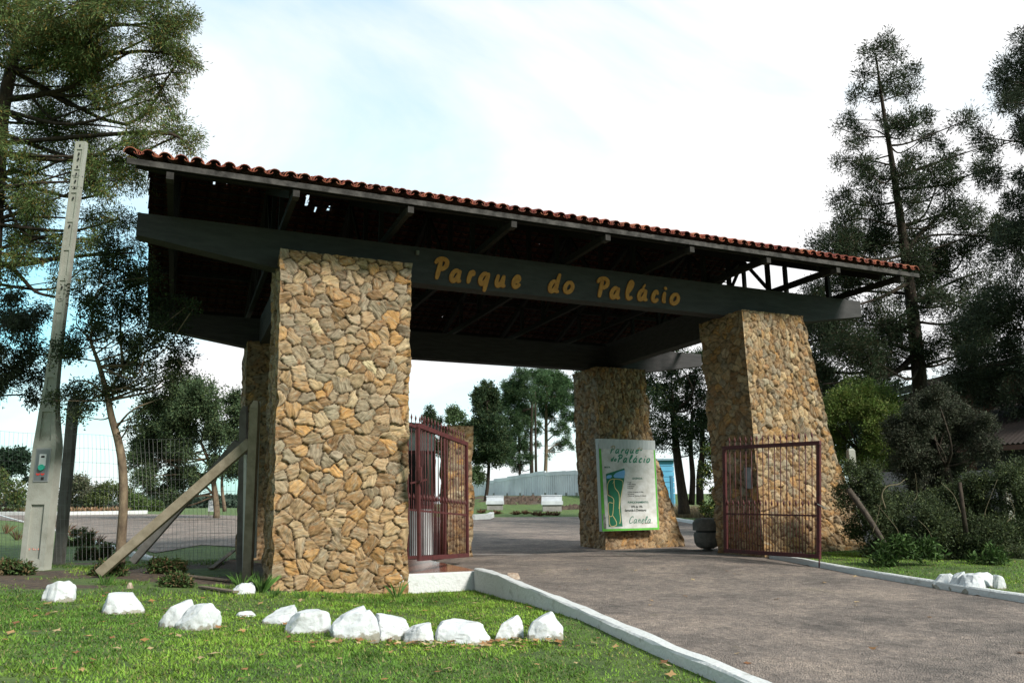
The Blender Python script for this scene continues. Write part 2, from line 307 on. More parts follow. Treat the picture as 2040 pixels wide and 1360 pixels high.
def gravel_mat():
    m = bpy.data.materials.new('worn_gravel_asphalt'); m.use_nodes = True; NN = m.node_tree.nodes; LL = m.node_tree.links; b = NN['Principled BSDF']; b.inputs['Roughness'].default_value = .92
    tcx = NN.new('ShaderNodeTexCoord')
    def noise(sc, d=6, rg=.6):
        q = NN.new('ShaderNodeTexNoise'); q.inputs['Scale'].default_value = sc; q.inputs['Detail'].default_value = d; q.inputs['Roughness'].default_value = rg; LL.new(tcx.outputs['Object'], q.inputs[0]); return q
    def ramp(a, els):
        q = NN.new('ShaderNodeValToRGB'); e = q.color_ramp.elements
        e[0].position, c = els[0]; e[0].color = (*c, 1); e[1].position, c = els[-1]; e[1].color = (*c, 1)
        for p, c in els[1:-1]: x = e.new(p); x.color = (*c, 1)
        LL.new(a, q.inputs[0]); return q
    big = ramp(noise(.8, 8, .72).outputs[0], [(.34, (.115, .098, .09)), (.5, (.225, .187, .167)), (.66, (.33, .27, .23))])
    vo = NN.new('ShaderNodeTexVoronoi'); vo.inputs['Scale'].default_value = 60; LL.new(tcx.outputs['Object'], vo.inputs[0])
    peb = ramp(vo.outputs['Color'], [(.15, (.55, .53, .52)), (.5, (1, .97, .95)), (.82, (1.35, 1.3, 1.25)), (.95, (2.2, 2.1, 2.0))])
    mm = NN.new('ShaderNodeMix'); mm.data_type = 'RGBA'; mm.blend_type = 'MULTIPLY'; mm.inputs['Factor'].default_value = .55; LL.new(big.outputs[0], mm.inputs['A']); LL.new(peb.outputs[0], mm.inputs['B'])
    fine = ramp(noise(7, 9, .75).outputs[0], [(.36, (.62, .6, .6)), (.6, (1.15, 1.12, 1.1))])
    m3 = NN.new('ShaderNodeMix'); m3.data_type = 'RGBA'; m3.blend_type = 'MULTIPLY'; m3.inputs['Factor'].default_value = 1; LL.new(mm.outputs['Result'], m3.inputs['A']); LL.new(fine.outputs[0], m3.inputs['B'])
    moss = ramp(noise(.9, 8, .7).outputs[0], [(.62, (0, 0, 0)), (.72, (.5, .5, .5))]); m4 = NN.new('ShaderNodeMix'); m4.data_type = 'RGBA'; m4.inputs['B'].default_value = (.13, .12, .05, 1)
    LL.new(moss.outputs[0], m4.inputs['Factor']); LL.new(m3.outputs['Result'], m4.inputs['A']); LL.new(m4.outputs['Result'], b.inputs['Base Color'])
    bp = NN.new('ShaderNodeBump'); bp.inputs['Strength'].default_value = 1; bp.inputs['Distance'].default_value = .02
    LL.new(vo.outputs['Distance'], bp.inputs['Height']); bp2 = NN.new('ShaderNodeBump'); bp2.inputs['Strength'].default_value = .8; bp2.inputs['Distance'].default_value = .05; LL.new(noise(9, 6).outputs[0], bp2.inputs['Height'])
    LL.new(bp2.outputs[0], bp.inputs['Normal']); LL.new(bp.outputs[0], b.inputs['Normal']); return m
M_GRAV = gravel_mat()
def gridmesh(name, X, Y, Z, m):
    a, b = X.shape; V = np.stack([X, Y, Z], -1).reshape(-1, 3); i = np.arange(a-1)[:, None]*b+np.arange(b-1)[None]
    return fastmesh(name, V, np.stack([i, i+b, i+b+1, i+1], -1).reshape(-1, 4), m, True)
ys = np.linspace(-13.5, 3.6, 130); us = np.linspace(0, 1, 60)
YY, UU = np.meshgrid(ys, us, indexing='ij'); XX = kerbL(YY)+.05+(kerbR(YY)-kerbL(YY)-.05)*UU
tag(objm('road', gridmesh('road', XX, YY, roadz(XX, YY)+.012*fbm(XX*2, YY*2, 4)+.004, M_GRAV)), kind='structure')
# interior gravel yard
pxs = np.linspace(-60, 1600, 300)
near = np.interp(pxs, [-60, 30, 310, 400, 480, 812, 1600], [1032, 1038, 1102, 1086, 1090, 1109, 1109]); farr = np.interp(pxs, [-60, 290, 480, 940, 1060, 1165, 1350, 1430, 1600], [1024, 1024, 1027, 1031, 1030, 1030, 1038, 1047, 1052])
NP = np.array([ground(a, b)[:2] for a, b in zip(pxs, near)]); FP = np.array([ground(a, b)[:2] for a, b in zip(pxs, farr)])
tt = np.linspace(0, 1, 90)[None, :]**1.5
XX = NP[:, :1]*(1-tt)+FP[:, :1]*tt; YY = NP[:, 1:]*(1-tt)+FP[:, 1:]*tt
tag(objm('gravel_yard', gridmesh('gravel_yard', XX, YY, h(XX, YY)+.02, M_GRAV)), kind='structure')

def ribbon_kerb(name, pts, wd, hgt, m=M_PAINTW, drop=.3, jag=.006, kind='structure', label=None):
    """kerb following plan points (x,y,ztop)"""
    P = [np.array(p, float) for p in pts]; Q = [P[0]]
    for a, b in zip(P[:-1], P[1:]):
        n = max(2, int(np.linalg.norm(b-a)/.16)); Q += [a+(b-a)*k/n for k in range(1, n+1)]
    Q = np.array(Q); V = []; Fc = []
    for i, p in enumerate(Q):
        d = Q[min(i+1, len(Q)-1)]-Q[max(i-1, 0)]; d[2] = 0; d /= np.linalg.norm(d); nn = np.array([-d[1], d[0], 0])
        j = lambda k: np.array([0, 0, 1])*jag*vn(i*.7, k*3.1, 2)*2+nn*jag*vn(i*.9, k*5.3, 3)*2
        c = .018
        for k, (o, z) in enumerate(((-wd/2, -drop), (-wd/2, -c), (-wd/2+c, 0), (wd/2-c, 0), (wd/2, -c), (wd/2, -drop))):
            V.append(p+nn*o+np.array([0, 0, z])+j(k))
    for i in range(len(Q)-1):
        for k in range(5): a = i*6+k; Fc.append((a, a+6, a+7, a+1))
    me = fastmesh(name, V, Fc, m); me2 = None
    o = objm(name, me); tag(o, label, None, None, kind); return o
ys = np.linspace(-13, -.02, 30)
ribbon_kerb('kerb', [(kerbL(y)+.0, y, roadz(0, y)+.08) for y in ys], .165, .2, drop=.42, jag=.012)
ribbon_kerb('kerb', [(kerbR(y), y, roadz(6.6, y)+.10) for y in np.linspace(-13, -.15, 30)], .13, .2, drop=.25)
# tiled platform beside the near pillar, whitewashed edge
PZ = -.03
mb = MB(); mb.box(-.86, .56, .02, .14, -.5, PZ)
tag(mb.build('platform_wall', M_PAINTW, bevel=.012), kind='structure')
def tile_floor_mat():
    m = bpy.data.materials.new('red_floor_tile'); m.use_nodes = True; NN = m.node_tree.nodes; LL = m.node_tree.links; b = NN['Principled BSDF']; b.inputs['Roughness'].default_value = .18
    tcx = NN.new('ShaderNodeTexCoord'); br = NN.new('ShaderNodeTexBrick'); br.offset = 0; br.inputs['Scale'].default_value = 1; br.inputs['Brick Width'].default_value = .33; br.inputs['Row Height'].default_value = .33; br.inputs['Mortar Size'].default_value = .006
    br.inputs['Color1'].default_value = (.22, .075, .05, 1); br.inputs['Color2'].default_value = (.26, .095, .06, 1); br.inputs['Mortar'].default_value = (.3, .2, .15, 1)
    LL.new(tcx.outputs['Object'], br.inputs[0]); LL.new(br.outputs[0], b.inputs['Base Color']); return m
mb = MB(); mb.box(-.86, .60, .14, 3.4, -.3, PZ-.004)
tag(mb.build('pavement', tile_floor_mat()), kind='structure')
# pale threshold strip across the drive
a, b = ground(925, 1107), ground(1440, 1099)
mb = MB(); dv = Vector((float(b[0]-a[0]), float(b[1]-a[1]), 0)).normalized(); nv = Vector((-dv.y, dv.x, 0))*.14
n = 30; prev = None
for k in range(n+1):
    q = a+(b-a)*k/n; z0 = hs(q[0], q[1])+.04
    cur = [(q[0]-nv.x, q[1]-nv.y, z0), (q[0]+nv.x, q[1]+nv.y, z0)]
    if prev: mb.face([prev[0], cur[0], cur[1], prev[1]])
    prev = cur
tag(mb.build('paving_strip', mat('strip_concrete', (.26, .23, .21), .8, (.16, .13, .12), 4, .2, 40)), kind='structure')

# ------------------------------------------------------------------ stone pillars
PAL = np.array([(.44, .31, .18), (.42, .31, .20), (.42, .26, .12), (.36, .22, .11), (.36, .30, .22), (.29, .27, .21), (.50, .40, .26), (.46, .35, .21), (.24, .15, .08), (.33, .24, .15), (.48, .27, .10), (.26, .235, .19)])
def stone_field(W, H, spacing, seed, horiz=.5):
    rg = np.random.RandomState(seed); S = []
    cand = rg.rand(int(W*H*900)+50, 2)*[W+.3, H+.3]-.15
    for c in cand:
        d = spacing*(.30+1.05*rg.rand()**1.1)
        if not S or np.min(np.hypot(*(np.array(S)-c).T)) > d: S.append(c)
    S = np.array(S); n = len(S)
    # sizes from local spacing, so big gaps hold big stones
    D = np.hypot(S[:, None, 0]-S[None, :, 0], S[:, None, 1]-S[None, :, 1])+np.eye(n)*9
    size = np.clip(np.sort(D, 1)[:, :3].mean(1)/spacing/.8, .5, 1.7)
    ang = rg.randn(n)*.7*(1 if horiz > .3 else 2.2); asp = 1+rg.rand(n)*.75
    return S, size**.8, ang, asp, rg
def stone_face(W, H, res, spacing, seed, relief=.046, warmth=lambda v: .5):
    """height field in (u,v): returns grid u,v,w,colour,uv"""
    S, size, ang, asp, rg = stone_field(W, H, spacing, seed)
    nu = max(2, int(W/res)); nv = max(2, int(H/res)); U, Vv = np.meshgrid(np.linspace(0, W, nu+1), np.linspace(0, H, nv+1), indexing='ij')
    wu = U+.07*fbm(U*4.5, Vv*4.5, seed+1, 4)+.012*vn(U*22, Vv*22, seed+2); wv = Vv+.07*fbm(U*4.5, Vv*4.5, seed+7, 4)+.012*vn(U*22, Vv*22, seed+4)
    P = np.stack([wu.ravel(), wv.ravel()], -1); n = len(S); idx = np.zeros(len(P), int); e = np.zeros(len(P))
    ca, sa = np.cos(ang), np.sin(ang)
    for c0 in range(0, len(P), 6000):
        q = P[c0:c0+6000]; dx = q[:, None, 0]-S[None, :, 0]; dy = q[:, None, 1]-S[None, :, 1]
        a = (dx*ca+dy*sa)/np.sqrt(asp); b = (-dx*sa+dy*ca)*np.sqrt(asp)
        # mix of round and square metrics gives angular stones
        d = (np.abs(a)**4.5+np.abs(b)**4.5)**(1/4.5)/size
        pt = np.argpartition(d, 1, 1)[:, :2]; dd = np.take_along_axis(d, pt, 1); o = np.argsort(dd, 1)
        i1 = np.take_along_axis(pt, o[:, :1], 1)[:, 0]; ds = np.take_along_axis(dd, o, 1); idx[c0:c0+6000] = i1; e[c0:c0+6000] = (ds[:, 1]-ds[:, 0])*size[i1]
    e = e.reshape(U.shape); I = idx.reshape(U.shape)
    lu = (U-S[I, 0])*ca[I]+(Vv-S[I, 1])*sa[I]; lv = -(U-S[I, 0])*sa[I]+(Vv-S[I, 1])*ca[I]
    tu = rg.randn(n)*.13; tv = rg.randn(n)*.13; off = rg.rand(n)*.03
    dome = sm((e-.000)/.018)*.85+sm(e/.10)*.15
    rough = fbm(lu*9+I*3.7, lv*34+I*1.3, seed+3, 4)*.016+fbm(lu*16, lv*16+I*2.1, seed+5, 3)*.010
    facet = np.abs(vn(lu*6+I*5.1, lv*9+I*9.7, seed+6))*.055-.01+.02*np.round(2.5*vn(lu*5+I*3.3, lv*14+I*1.9, seed+8))/2.5
    w = -relief+dome*relief+dome*(off[I]+tu[I]*lu+tv[I]*lv+rough+facet)-.01
    edge = np.minimum.reduce([U, W-U])
    ci = rg.randint(0, len(PAL), n); col = PAL[ci]*(1+.22*rg.randn(n)[:, None]*[1, 1, 1]); wm = warmth(S[:, 1]/H)
    orange = np.array([.42, .24, .10]); col = col*(1-wm[:, None])+orange*wm[:, None]*(1+.15*rg.randn(n)[:, None]) if hasattr(wm, '__len__') else col
    col = col*.82+np.array([.41, .245, .12])*.18; C = np.clip(col, .03, .62)[I]; mort = np.array([.075, .055, .036]); g = sm((e-.001)/.009)[..., None]
    C = C*g+mort*(1-g)
    uv = np.stack([lu+I*1.37, lv+I*.77], -1)
    return U, Vv, w, C, uv
def pillar(parent, xs, y0, y1, zb, zt, res, seed, label=None, spacing=.25, ytop=0):
    """xs(z)->(xl,xr); outer skin is a relief height field on four sides plus the top; one mesh"""
    H = zt-zb; V = []; Fc = []; C = []; UV = []; b = 0
    def warm(v): return .42*np.clip(1-v*2.4, 0, 1)+.08
    for side in range(4):
        xl0, xr0 = xs(zb); W = (xr0-xl0) if side in (0, 2) else (y1-y0)
        rs = res if side in (0, 3) else res*1.4
        if res < .02 and side == 2: rs = .05
        U, Z, w, c, uv = stone_face(W, H, rs, spacing, seed+side*11, warmth=warm)
        cl_, cr_ = ((0, 1), (1, 2), (3, 2), (0, 3))[side]
        cn = lambda k: .018+.05*vn(Z*4.3, Z*0+k*7, seed)+.035*np.round(3*vn(Z*2.1, Z*0+k*5, seed+1))/3+.012*vn(Z*19, Z*0+k*3, seed)
        wl_, wr_ = cn(cl_), cn(cr_); fl = 1-sm(U/.05); fr_ = 1-sm((W-U)/.05); w = w*(1-fl)*(1-fr_)+wl_*fl+wr_*fr_
        sh = -wl_*(1-sm(U/.16))+wr_*(1-sm((W-U)/.16))
        z = zb+Z; xl, xr = xs(z); f = U/W; yb = ytop*sm((z-zb)/H)*1.0
        if side == 0: X = xl+(xr-xl)*f+sh; Y = y0-w
        elif side == 2: X = xl+(xr-xl)*f+sh; Y = y1-yb+w
        elif side == 1: X = xr+w; Y = y0+(y1-yb-y0)*f+sh
        else: X = xl-w; Y = y0+(y1-yb-y0)*f+sh
        na, nb = U.shape; i = np.arange(na-1)[:, None]*nb+np.arange(nb-1)[None]
        q = np.stack([i, i+nb, i+nb+1, i+1], -1).reshape(-1, 4)
        if side in (2, 3): q = q[:, ::-1]
        V.append(np.stack([X, Y, z], -1).reshape(-1, 3)); Fc.append(q+b); C.append(c.reshape(-1, 3)); UV.append(uv.reshape(-1, 2)); b += na*nb
    # top: mortar and stone bed
    xl, xr = xs(zt); U, Vv, w, c, uv = stone_face(float(xr-xl), y1-ytop-y0, .05, spacing, seed+77)
    X = xl+U; Y = y0+Vv; Zt = zt+np.minimum(w, 0)*1.0
    na, nb = U.shape; i = np.arange(na-1)[:, None]*nb+np.arange(nb-1)[None]
    V.append(np.stack([X, Y, Zt], -1).reshape(-1, 3)); Fc.append(np.stack([i, i+nb, i+nb+1, i+1], -1).reshape(-1, 4)+b); C.append(c.reshape(-1, 3)); UV.append(uv.reshape(-1, 2))
    me = fastmesh('stone_pillar', np.concatenate(V), np.concatenate(Fc), M_STONE, True, np.concatenate(C), np.concatenate(UV))
    o = objm('stone_pillar', me, parent)
    if label: o['label'] = label
    return o
GATE = thing('entrance_gateway', 'large park gateway with four stone pillars, grey concrete beams and red clay tiled roof', 'gateway', (2.7, 3.9, 0))
z_tab = np.array([-.6, 0, .35, .8, 1.6, 2.6, 3.6, 5.3])
def flare(xi_b, xi_t, out):
    o = np.array(out)
    return lambda z: (xi_b+(xi_t-xi_b)*(np.asarray(z, float)/5.1), np.interp(z, z_tab, o))
# outer edge of the flared pillars read off at known heights
def xY(px, py, Y): p = atY(px, py, Y); return p[0], p[2]
def prof(pts, Y):
    q = sorted([xY(a, b, Y)[::-1] for a, b in pts]); zz = np.array([k[0] for k in q]); xx = np.array([k[1] for k in q])
    zz[0] = -.7 if zz[0] > -.1 else zz[0]; return zz, xx
zz2, xx2 = prof([(1598, 631), (1620, 730), (1643, 830), (1681, 960), (1710, 1040), (1741, 1122)], 0)
def xs2(z): z = np.asarray(z, float); return 6.67+(6.51-6.67)*z/5.1, np.interp(z, zz2, xx2)
zz3, xx3 = prof([(1284, 749), (1297, 867), (1312, 930), (1335, 997), (1350, 1050), (1366, 1093)], 6.35)
def xs3(z): z = np.asarray(z, float); return 6.62+(6.48-6.62)*z/5.1, np.interp(z, zz3, xx3)
def xs1(z): z = np.asarray(z, float); return -2.86-.13*z/5.27, -.74-.05*z/5.3
D2 = 1.44
pillar(GATE, xs1, 0, D2, -.5, 5.30, .015, 5, 'broad straight sided pillar at the left front, nearest the camera', ytop=.12, spacing=.41)
pillar(GATE, xs2, 0, D2, -.35, 5.12, .02, 205, 'flared pillar at the right front behind the swung open gate', spacing=.38)
pillar(GATE, xs3, 6.35, 6.35+D2, -.4, 4.92, .03, 305, 'flared pillar at the right rear carrying the park map sign', spacing=.34)
pillar(GATE, xs1, 6.5, 6.5+D2, -.4, 5.0, .035, 405, 'straight shaded pillar at the left rear beside the fence post', spacing=.28)
# rounded graffiti scrawl on the right pillar
# ------------------------------------------------------------------ beams
def ring_beam(Y, zb, zt, zend, xl, xr, kl, kr, th=.32):
    m = MB(); pr = [(xl, zend), (kl, zb), (kr, zb), (xr, zend)]
    m2 = [(xl, zt), (xr, zt)]
    for (y) in (Y,):
        seq = [(xl, zend), (kl, zb), (kr, zb), (xr, zend), (xr, zt), (kr, zt), (kl, zt), (xl, zt)]
        b = len(m.v)
        for yy in (Y, Y+th): m.v += [(float(x), yy, float(z)) for x, z in seq]
        for f in ((0, 1, 6, 7), (1, 2, 5, 6), (2, 3, 4, 5)): m.f.append(tuple(b+i for i in f)); m.f.append(tuple(b+8+i for i in f)[::-1])
        for i in range(8): j = (i+1) % 8; m.f.append((b+i, b+8+i, b+8+j, b+j))
    return m.build('concrete_beam', M_CONC, GATE)
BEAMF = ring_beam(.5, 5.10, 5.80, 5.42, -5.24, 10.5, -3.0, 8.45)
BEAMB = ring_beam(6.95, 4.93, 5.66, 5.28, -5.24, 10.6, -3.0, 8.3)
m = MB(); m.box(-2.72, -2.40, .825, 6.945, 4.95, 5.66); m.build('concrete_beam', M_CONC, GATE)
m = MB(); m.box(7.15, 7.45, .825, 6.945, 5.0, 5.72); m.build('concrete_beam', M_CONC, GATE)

# ------------------------------------------------------------------ roof
EY, EZ, SLOPE, RIDGE = -1.2, 6.02, .395, 3.9
XL, XR = -5.33, 10.42
BY = 2*RIDGE-EY
def rz(y): return EZ+SLOPE*(RIDGE-EY)-SLOPE*abs(y-RIDGE)
rs = random.Random(4)
ROOF = objm('roof', None, GATE)
HOLES = [atY(x, y, EY)*0+ray(x, y) for x, y in ((430, 366), (456, 368), (480, 364), (504, 368), (363, 358), (613, 392), (612, 402), (628, 421), (652, 423), (868, 425), (1063, 453))]
def hit_roof(v):         # sight line to front roof plane
    n = np.array([0, SLOPE, 1.0]); p0 = np.array([0, BY, EZ+.06]); return CAM+v*(n@(p0-CAM))/(n@v)
HP = np.array([hit_roof(v) for v in HOLES])
def roof_tiles(side):
    pitch = .222; ncol = int((XR-XL)/pitch); L = .42; nrow = 12; run = (RIDGE-EY)/nrow*1.0
    V = []; Fc = []; C = []
    sl = 1 if side == 0 else -1; ybase = EY if side == 0 else BY
    palette = [(.36, .095, .05), (.42, .13, .065), (.30, .07, .042), (.46, .17, .09), (.25, .06, .04), (.33, .12, .08)]
    for c in range(ncol+1):
        for r in range(nrow):
            for kind in (0, 1):        # 0 cover (arch), 1 channel
                if kind == 1 and c == ncol: continue
                if side == 1 and r > 0 and kind == 1 and False: continue
                x = XL+.05+c*pitch+(pitch/2 if kind else 0)+rs.uniform(-.012, .012)
                y0 = ybase-sl*.10+sl*(r*run)+sl*rs.uniform(-.014, .014); y1 = ybase+sl*((r+1)*run+.03)
                n = 7; ns = 3; r0 = .094 if kind == 0 else .072; r1 = .068 if kind == 0 else .085; th = .014
                base = rs.choice(palette); sh = rs.uniform(.8, 1.2); col = [k*sh for k in base]
                tilt = rs.uniform(-.012, .012); b = len(V)
                for lay in (0, 1):
                    for i in range(ns+1):
                        f = i/ns; y = y0+(y1-y0)*f; rad = r0+(r1-r0)*f-(th if lay else 0); zz = EZ+SLOPE*(abs(y-ybase))*(1 if (y-ybase)*sl > 0 else -1)+(.045 if kind == 0 else .055)+(.028*(1-f))
                        for k in range(n+1):
                            a = math.pi*k/n; X = x+tilt*f+rad*math.cos(a)*(1.0 if kind == 0 else 1.0)
                            Z = zz+(rad*math.sin(a)*1.0 if kind == 0 else -rad*math.sin(a)*.62-(th if lay else 0)*0+.02)
                            V.append((X, y, Z)); C.append([k*.8 for k in col] if lay == kind else [k*.12 for k in col])  # downward-facing layer darkened in vertex colour, standing in for shade under the roof
                m1 = (ns+1)*(n+1)
                skip = False
                for i in range(ns):
                    for k in range(n):
                        a = b+i*(n+1)+k; q = (a, a+1, a+n+2, a+n+1)
                        cx = sum(V[j][0] for j in q)/4; cy = sum(V[j][1] for j in q)/4
                        if side == 1 and np.min(np.maximum(np.abs(HP[:, 0]-cx)/.042, np.abs(HP[:, 1]-cy)/.075)) < 1: continue
                        Fc.append(q); q2 = tuple(j+m1 for j in q)[::-1]; Fc.append(q2)
                for k in range(n):     # visible end rim
                    a = b+k; Fc.append((a+1, a, a+m1, a+m1+1))
    return fastmesh('tile_slope', V, Fc, M_TILE, False, C)
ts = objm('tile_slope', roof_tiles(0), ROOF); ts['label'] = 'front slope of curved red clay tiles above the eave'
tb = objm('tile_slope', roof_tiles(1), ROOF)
# battens and purlins under the tiles
m = MB()
for k in range(0, 25):
    for s in (0, 1):
        y = EY+.12+k*.205 if s == 0 else BY-.12-k*.205
        if (s == 0 and y < RIDGE) or (s == 1 and y > RIDGE):
            z = rz(y)-.005; cuts = sorted([p[0] for p in HP if abs(p[1]-y) < .13]) if s == 1 else []
            x0 = XL+.06
            for c_ in cuts+[None]:
                x1 = XR-.06 if c_ is None else c_-.09
                if x1 > x0+.02: m.box(x0, x1, y-.02, y+.02, z-.028, z-.003)
                if c_ is not None: x0 = c_+.09
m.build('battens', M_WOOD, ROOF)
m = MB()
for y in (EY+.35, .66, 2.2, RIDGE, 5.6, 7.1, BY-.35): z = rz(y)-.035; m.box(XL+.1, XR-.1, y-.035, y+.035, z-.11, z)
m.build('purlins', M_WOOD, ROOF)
for yy, nm in ((EY-.03, 'front'), (BY+.03, 'rear')):
    m = MB(); n = 40; y0, y1 = (yy-.014, yy+.014)
    for k in range(n):
        xa = XL+(XR-XL)*k/n; xb = XL+(XR-XL)*(k+1)/n
        sa = -.02*math.sin(math.pi*k/n*2)*0; m.box(xa+.0005, xb-.0005, y0, y1, EZ-.135, EZ-.01)
    m2 = MB(); m2.box(XL, XR, y0, y1, EZ-.110, EZ-.022); f = m2.build('fascia_board', M_FASC, ROOF)
# ridge cap
m = MB()
for k in range(40):
    x0 = XL+(XR-XL)*k/40; pts = [(x0-.02, RIDGE, rz(RIDGE)+.05), (x0+(XR-XL)/40+.03, RIDGE, rz(RIDGE)+.05)]
    m.tube(pts, [.12, .10], 10, False)
m.build('ridge_tiles', mat('ridge_clay', (.33, .1, .055), .85, (.22, .06, .04), 6), ROOF)
# trusses
TX = [-4.75, -2.95, -1.12, .72, 2.58, 4.42, 6.26, 8.09, 9.92]
for i, x in enumerate(TX):
    t = objm('truss', None, GATE)
    if i > 0 and False: pass
    zb = 5.845
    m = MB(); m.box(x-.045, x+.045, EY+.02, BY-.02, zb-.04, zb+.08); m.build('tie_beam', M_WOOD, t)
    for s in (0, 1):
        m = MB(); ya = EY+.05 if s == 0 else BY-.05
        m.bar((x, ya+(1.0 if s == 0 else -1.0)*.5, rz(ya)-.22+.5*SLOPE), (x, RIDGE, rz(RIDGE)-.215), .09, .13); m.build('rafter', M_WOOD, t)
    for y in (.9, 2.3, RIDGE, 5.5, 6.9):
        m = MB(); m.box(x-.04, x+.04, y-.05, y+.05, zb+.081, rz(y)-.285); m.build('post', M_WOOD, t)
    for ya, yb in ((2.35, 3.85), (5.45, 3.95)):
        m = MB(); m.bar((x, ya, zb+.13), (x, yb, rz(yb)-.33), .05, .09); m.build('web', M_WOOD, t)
    # pale sawn end seen under the fascia
    m = MB(); m.box(x-.05, x+.05, EY-.012, EY+.16, EZ-.245, EZ-.14); m.build('rafter_end', mat('sawn_end', (.045, .04, .038), .85, (.015, .013, .012), 8), t)

# ------------------------------------------------------------------ brushed lettering
GL = {
 'P': [[(.16, -.02), (.2, .3), (.27, .86)], [(.02, .74), (.12, .88), (.35, .95), (.56, .86), (.56, .62), (.4, .47), (.24, .43)]],
 'a': [[(.45, .44), (.34, .54), (.18, .46), (.07, .25), (.1, .05), (.22, .02), (.36, .16), (.44, .36)], [(.5, .52), (.44, .25), (.46, .06), (.56, .04)]],
 'r': [[(.1, .0), (.13, .25), (.2, .52)], [(.16, .22), (.26, .46), (.38, .52), (.42, .40)]],
 'q': [[(.45, .44), (.34, .54), (.18, .46), (.07, .25), (.1, .05), (.22, .02), (.36, .16), (.44, .36)], [(.5, .54), (.43, .2), (.36, -.3)]],
 'u': [[(.14, .52), (.08, .22), (.12, .04), (.24, .04), (.38, .22), (.46, .48)], [(.48, .52), (.44, .25), (.46, .06), (.56, .04)]],
 'e': [[(.12, .24), (.3, .28), (.42, .4), (.36, .53), (.22, .48), (.1, .28), (.1, .1), (.2, .0), (.36, .04), (.46, .14)]],
 'd': [[(.45, .42), (.34, .54), (.18, .46), (.07, .25), (.1, .05), (.22, .02), (.36, .16), (.46, .4)], [(.6, .92), (.5, .5), (.45, .2), (.47, .05), (.57, .04)]],
 'o': [[(.34, .52), (.2, .48), (.08, .28), (.1, .06), (.24, .0), (.4, .12), (.46, .34), (.38, .5), (.3, .52)]],
 'l': [[(.12, .3), (.3, .6), (.36, .84), (.28, .92), (.18, .74), (.1, .35), (.12, .08), (.22, .0), (.34, .08)]],
 'c': [[(.4, .42), (.32, .53), (.18, .46), (.08, .25), (.1, .06), (.24, .0), (.4, .1)]],
 'i': [[(.16, .5), (.12, .25), (.13, .06), (.2, .02)], [(.2, .74), (.22, .78)]],
 '´': [[(.3, .64), (.42, .84)]],
 'C': [[(.6, .74), (.52, .9), (.34, .86), (.14, .56), (.08, .22), (.2, .0), (.42, .04), (.6, .2)]],
 'n': [[(.06, .0), (.12, .5)], [(.1, .28), (.26, .5), (.36, .46), (.36, .1), (.46, .02)]],
 'm': [[(.06, .5), (.05, .1)], [(.05, .3), (.2, .5), (.26, .3), (.24, .1)], [(.26, .3), (.4, .5), (.47, .3), (.47, .02)]],
 'v': [[(.06, .5), (.2, .02), (.42, .5)]],
 'y': [[(.06, .5), (.16, .15), (.32, .2), (.42, .5)], [(.42, .5), (.36, .0), (.2, -.3), (.1, -.2)]],
}
def spline(p, n=7):
    p = np.array(p, float)
    if len(p) < 3: return np.array([p[0]+(p[1]-p[0])*t for t in np.linspace(0, 1, 5)])
    q = np.vstack([2*p[0]-p[1], p, 2*p[-1]-p[-2]]); o = []
    for i in range(1, len(q)-2):
        for t in np.linspace(0, 1, n, endpoint=False):
            a, b, c, d = q[i-1], q[i], q[i+1], q[i+2]; o.append(.5*((2*b)+(-a+c)*t+(2*a-5*b+4*c-d)*t*t+(-a+3*b-3*c+d)*t**3))
    o.append(q[-2]); return np.array(o)
def glyph(mb, strokes, origin, ux, uy, sx, sy, wd, th, slant=0.0, taper=.25):
    """origin 3D, ux/uy unit vectors; nrm towards the viewer"""
    ux = np.array(ux, float); uy = np.array(uy, float); nr = np.cross(ux, uy); lay = 0
    for st_ in strokes:
        p = spline(st_); n = len(p); lay += 1; Vf = []; 
        for i in range(n):
            d = p[min(i+1, n-1)]-p[max(i-1, 0)]; d = d/np.linalg.norm(d); q = np.array([-d[1], d[0]])
            f = i/(n-1); ww = wd*(1-taper*abs(2*f-1)**3)/2; sh = lambda v: ux*(v[0]*sx+slant*v[1]*sy)+uy*v[1]*sy
            c = sh(p[i]); e = ux*q[0]*ww+uy*q[1]*ww; zt = th+lay*.0012+.0006*f*2
            Vf.append([origin+c+e+nr*zt, origin+c-e+nr*zt, origin+c-e, origin+c+e])
        b = len(mb.v)
        for r in Vf: mb.v += [tuple(map(float, k)) for k in r]
        for i in range(n-1):
            for k in range(4): a0 = b+i*4+k; a1 = b+i*4+(k+1) % 4; mb.f.append((a0, a1, a1+4, a0+4))
        for i in (0, n-1):             # rounded caps
            c = (np.array(Vf[i][0])+np.array(Vf[i][1]))/2; e = np.array(Vf[i][0])-c; d = np.cross(nr, e)*(1 if i == 0 else -1); k0 = len(mb.v); K = 6
            ring = [c+e*math.cos(math.pi*k/K)+d*math.sin(math.pi*k/K)*.8 for k in range(K+1)]
            base = [q-nr*(th) for q in ring]
            mb.v += [tuple(map(float, q)) for q in ring+base]
            mb.f.append(tuple(k0+k for k in range(K+1)))
            for k in range(K): mb.f.append((k0+k, k0+k+1, k0+K+2+k, k0+K+1+k))
LET = [('P', 88, 192, 255), ('a', 205, 300, 280), ('r', 330, 388, 290), ('q', 415, 500, 302), ('u', 533, 620, 316), ('e', 656, 726, 322), ('d', 922, 1012, 356), ('o', 1030, 1116, 360),
       ('P', 1272, 1362, 388), ('a', 1370, 1452, 402), ('l', 1480, 1546, 408), ('a´', 1570, 1650, 416), ('c', 1672, 1728, 426), ('i', 1748, 1782, 434), ('o', 1803, 1884, 443)]
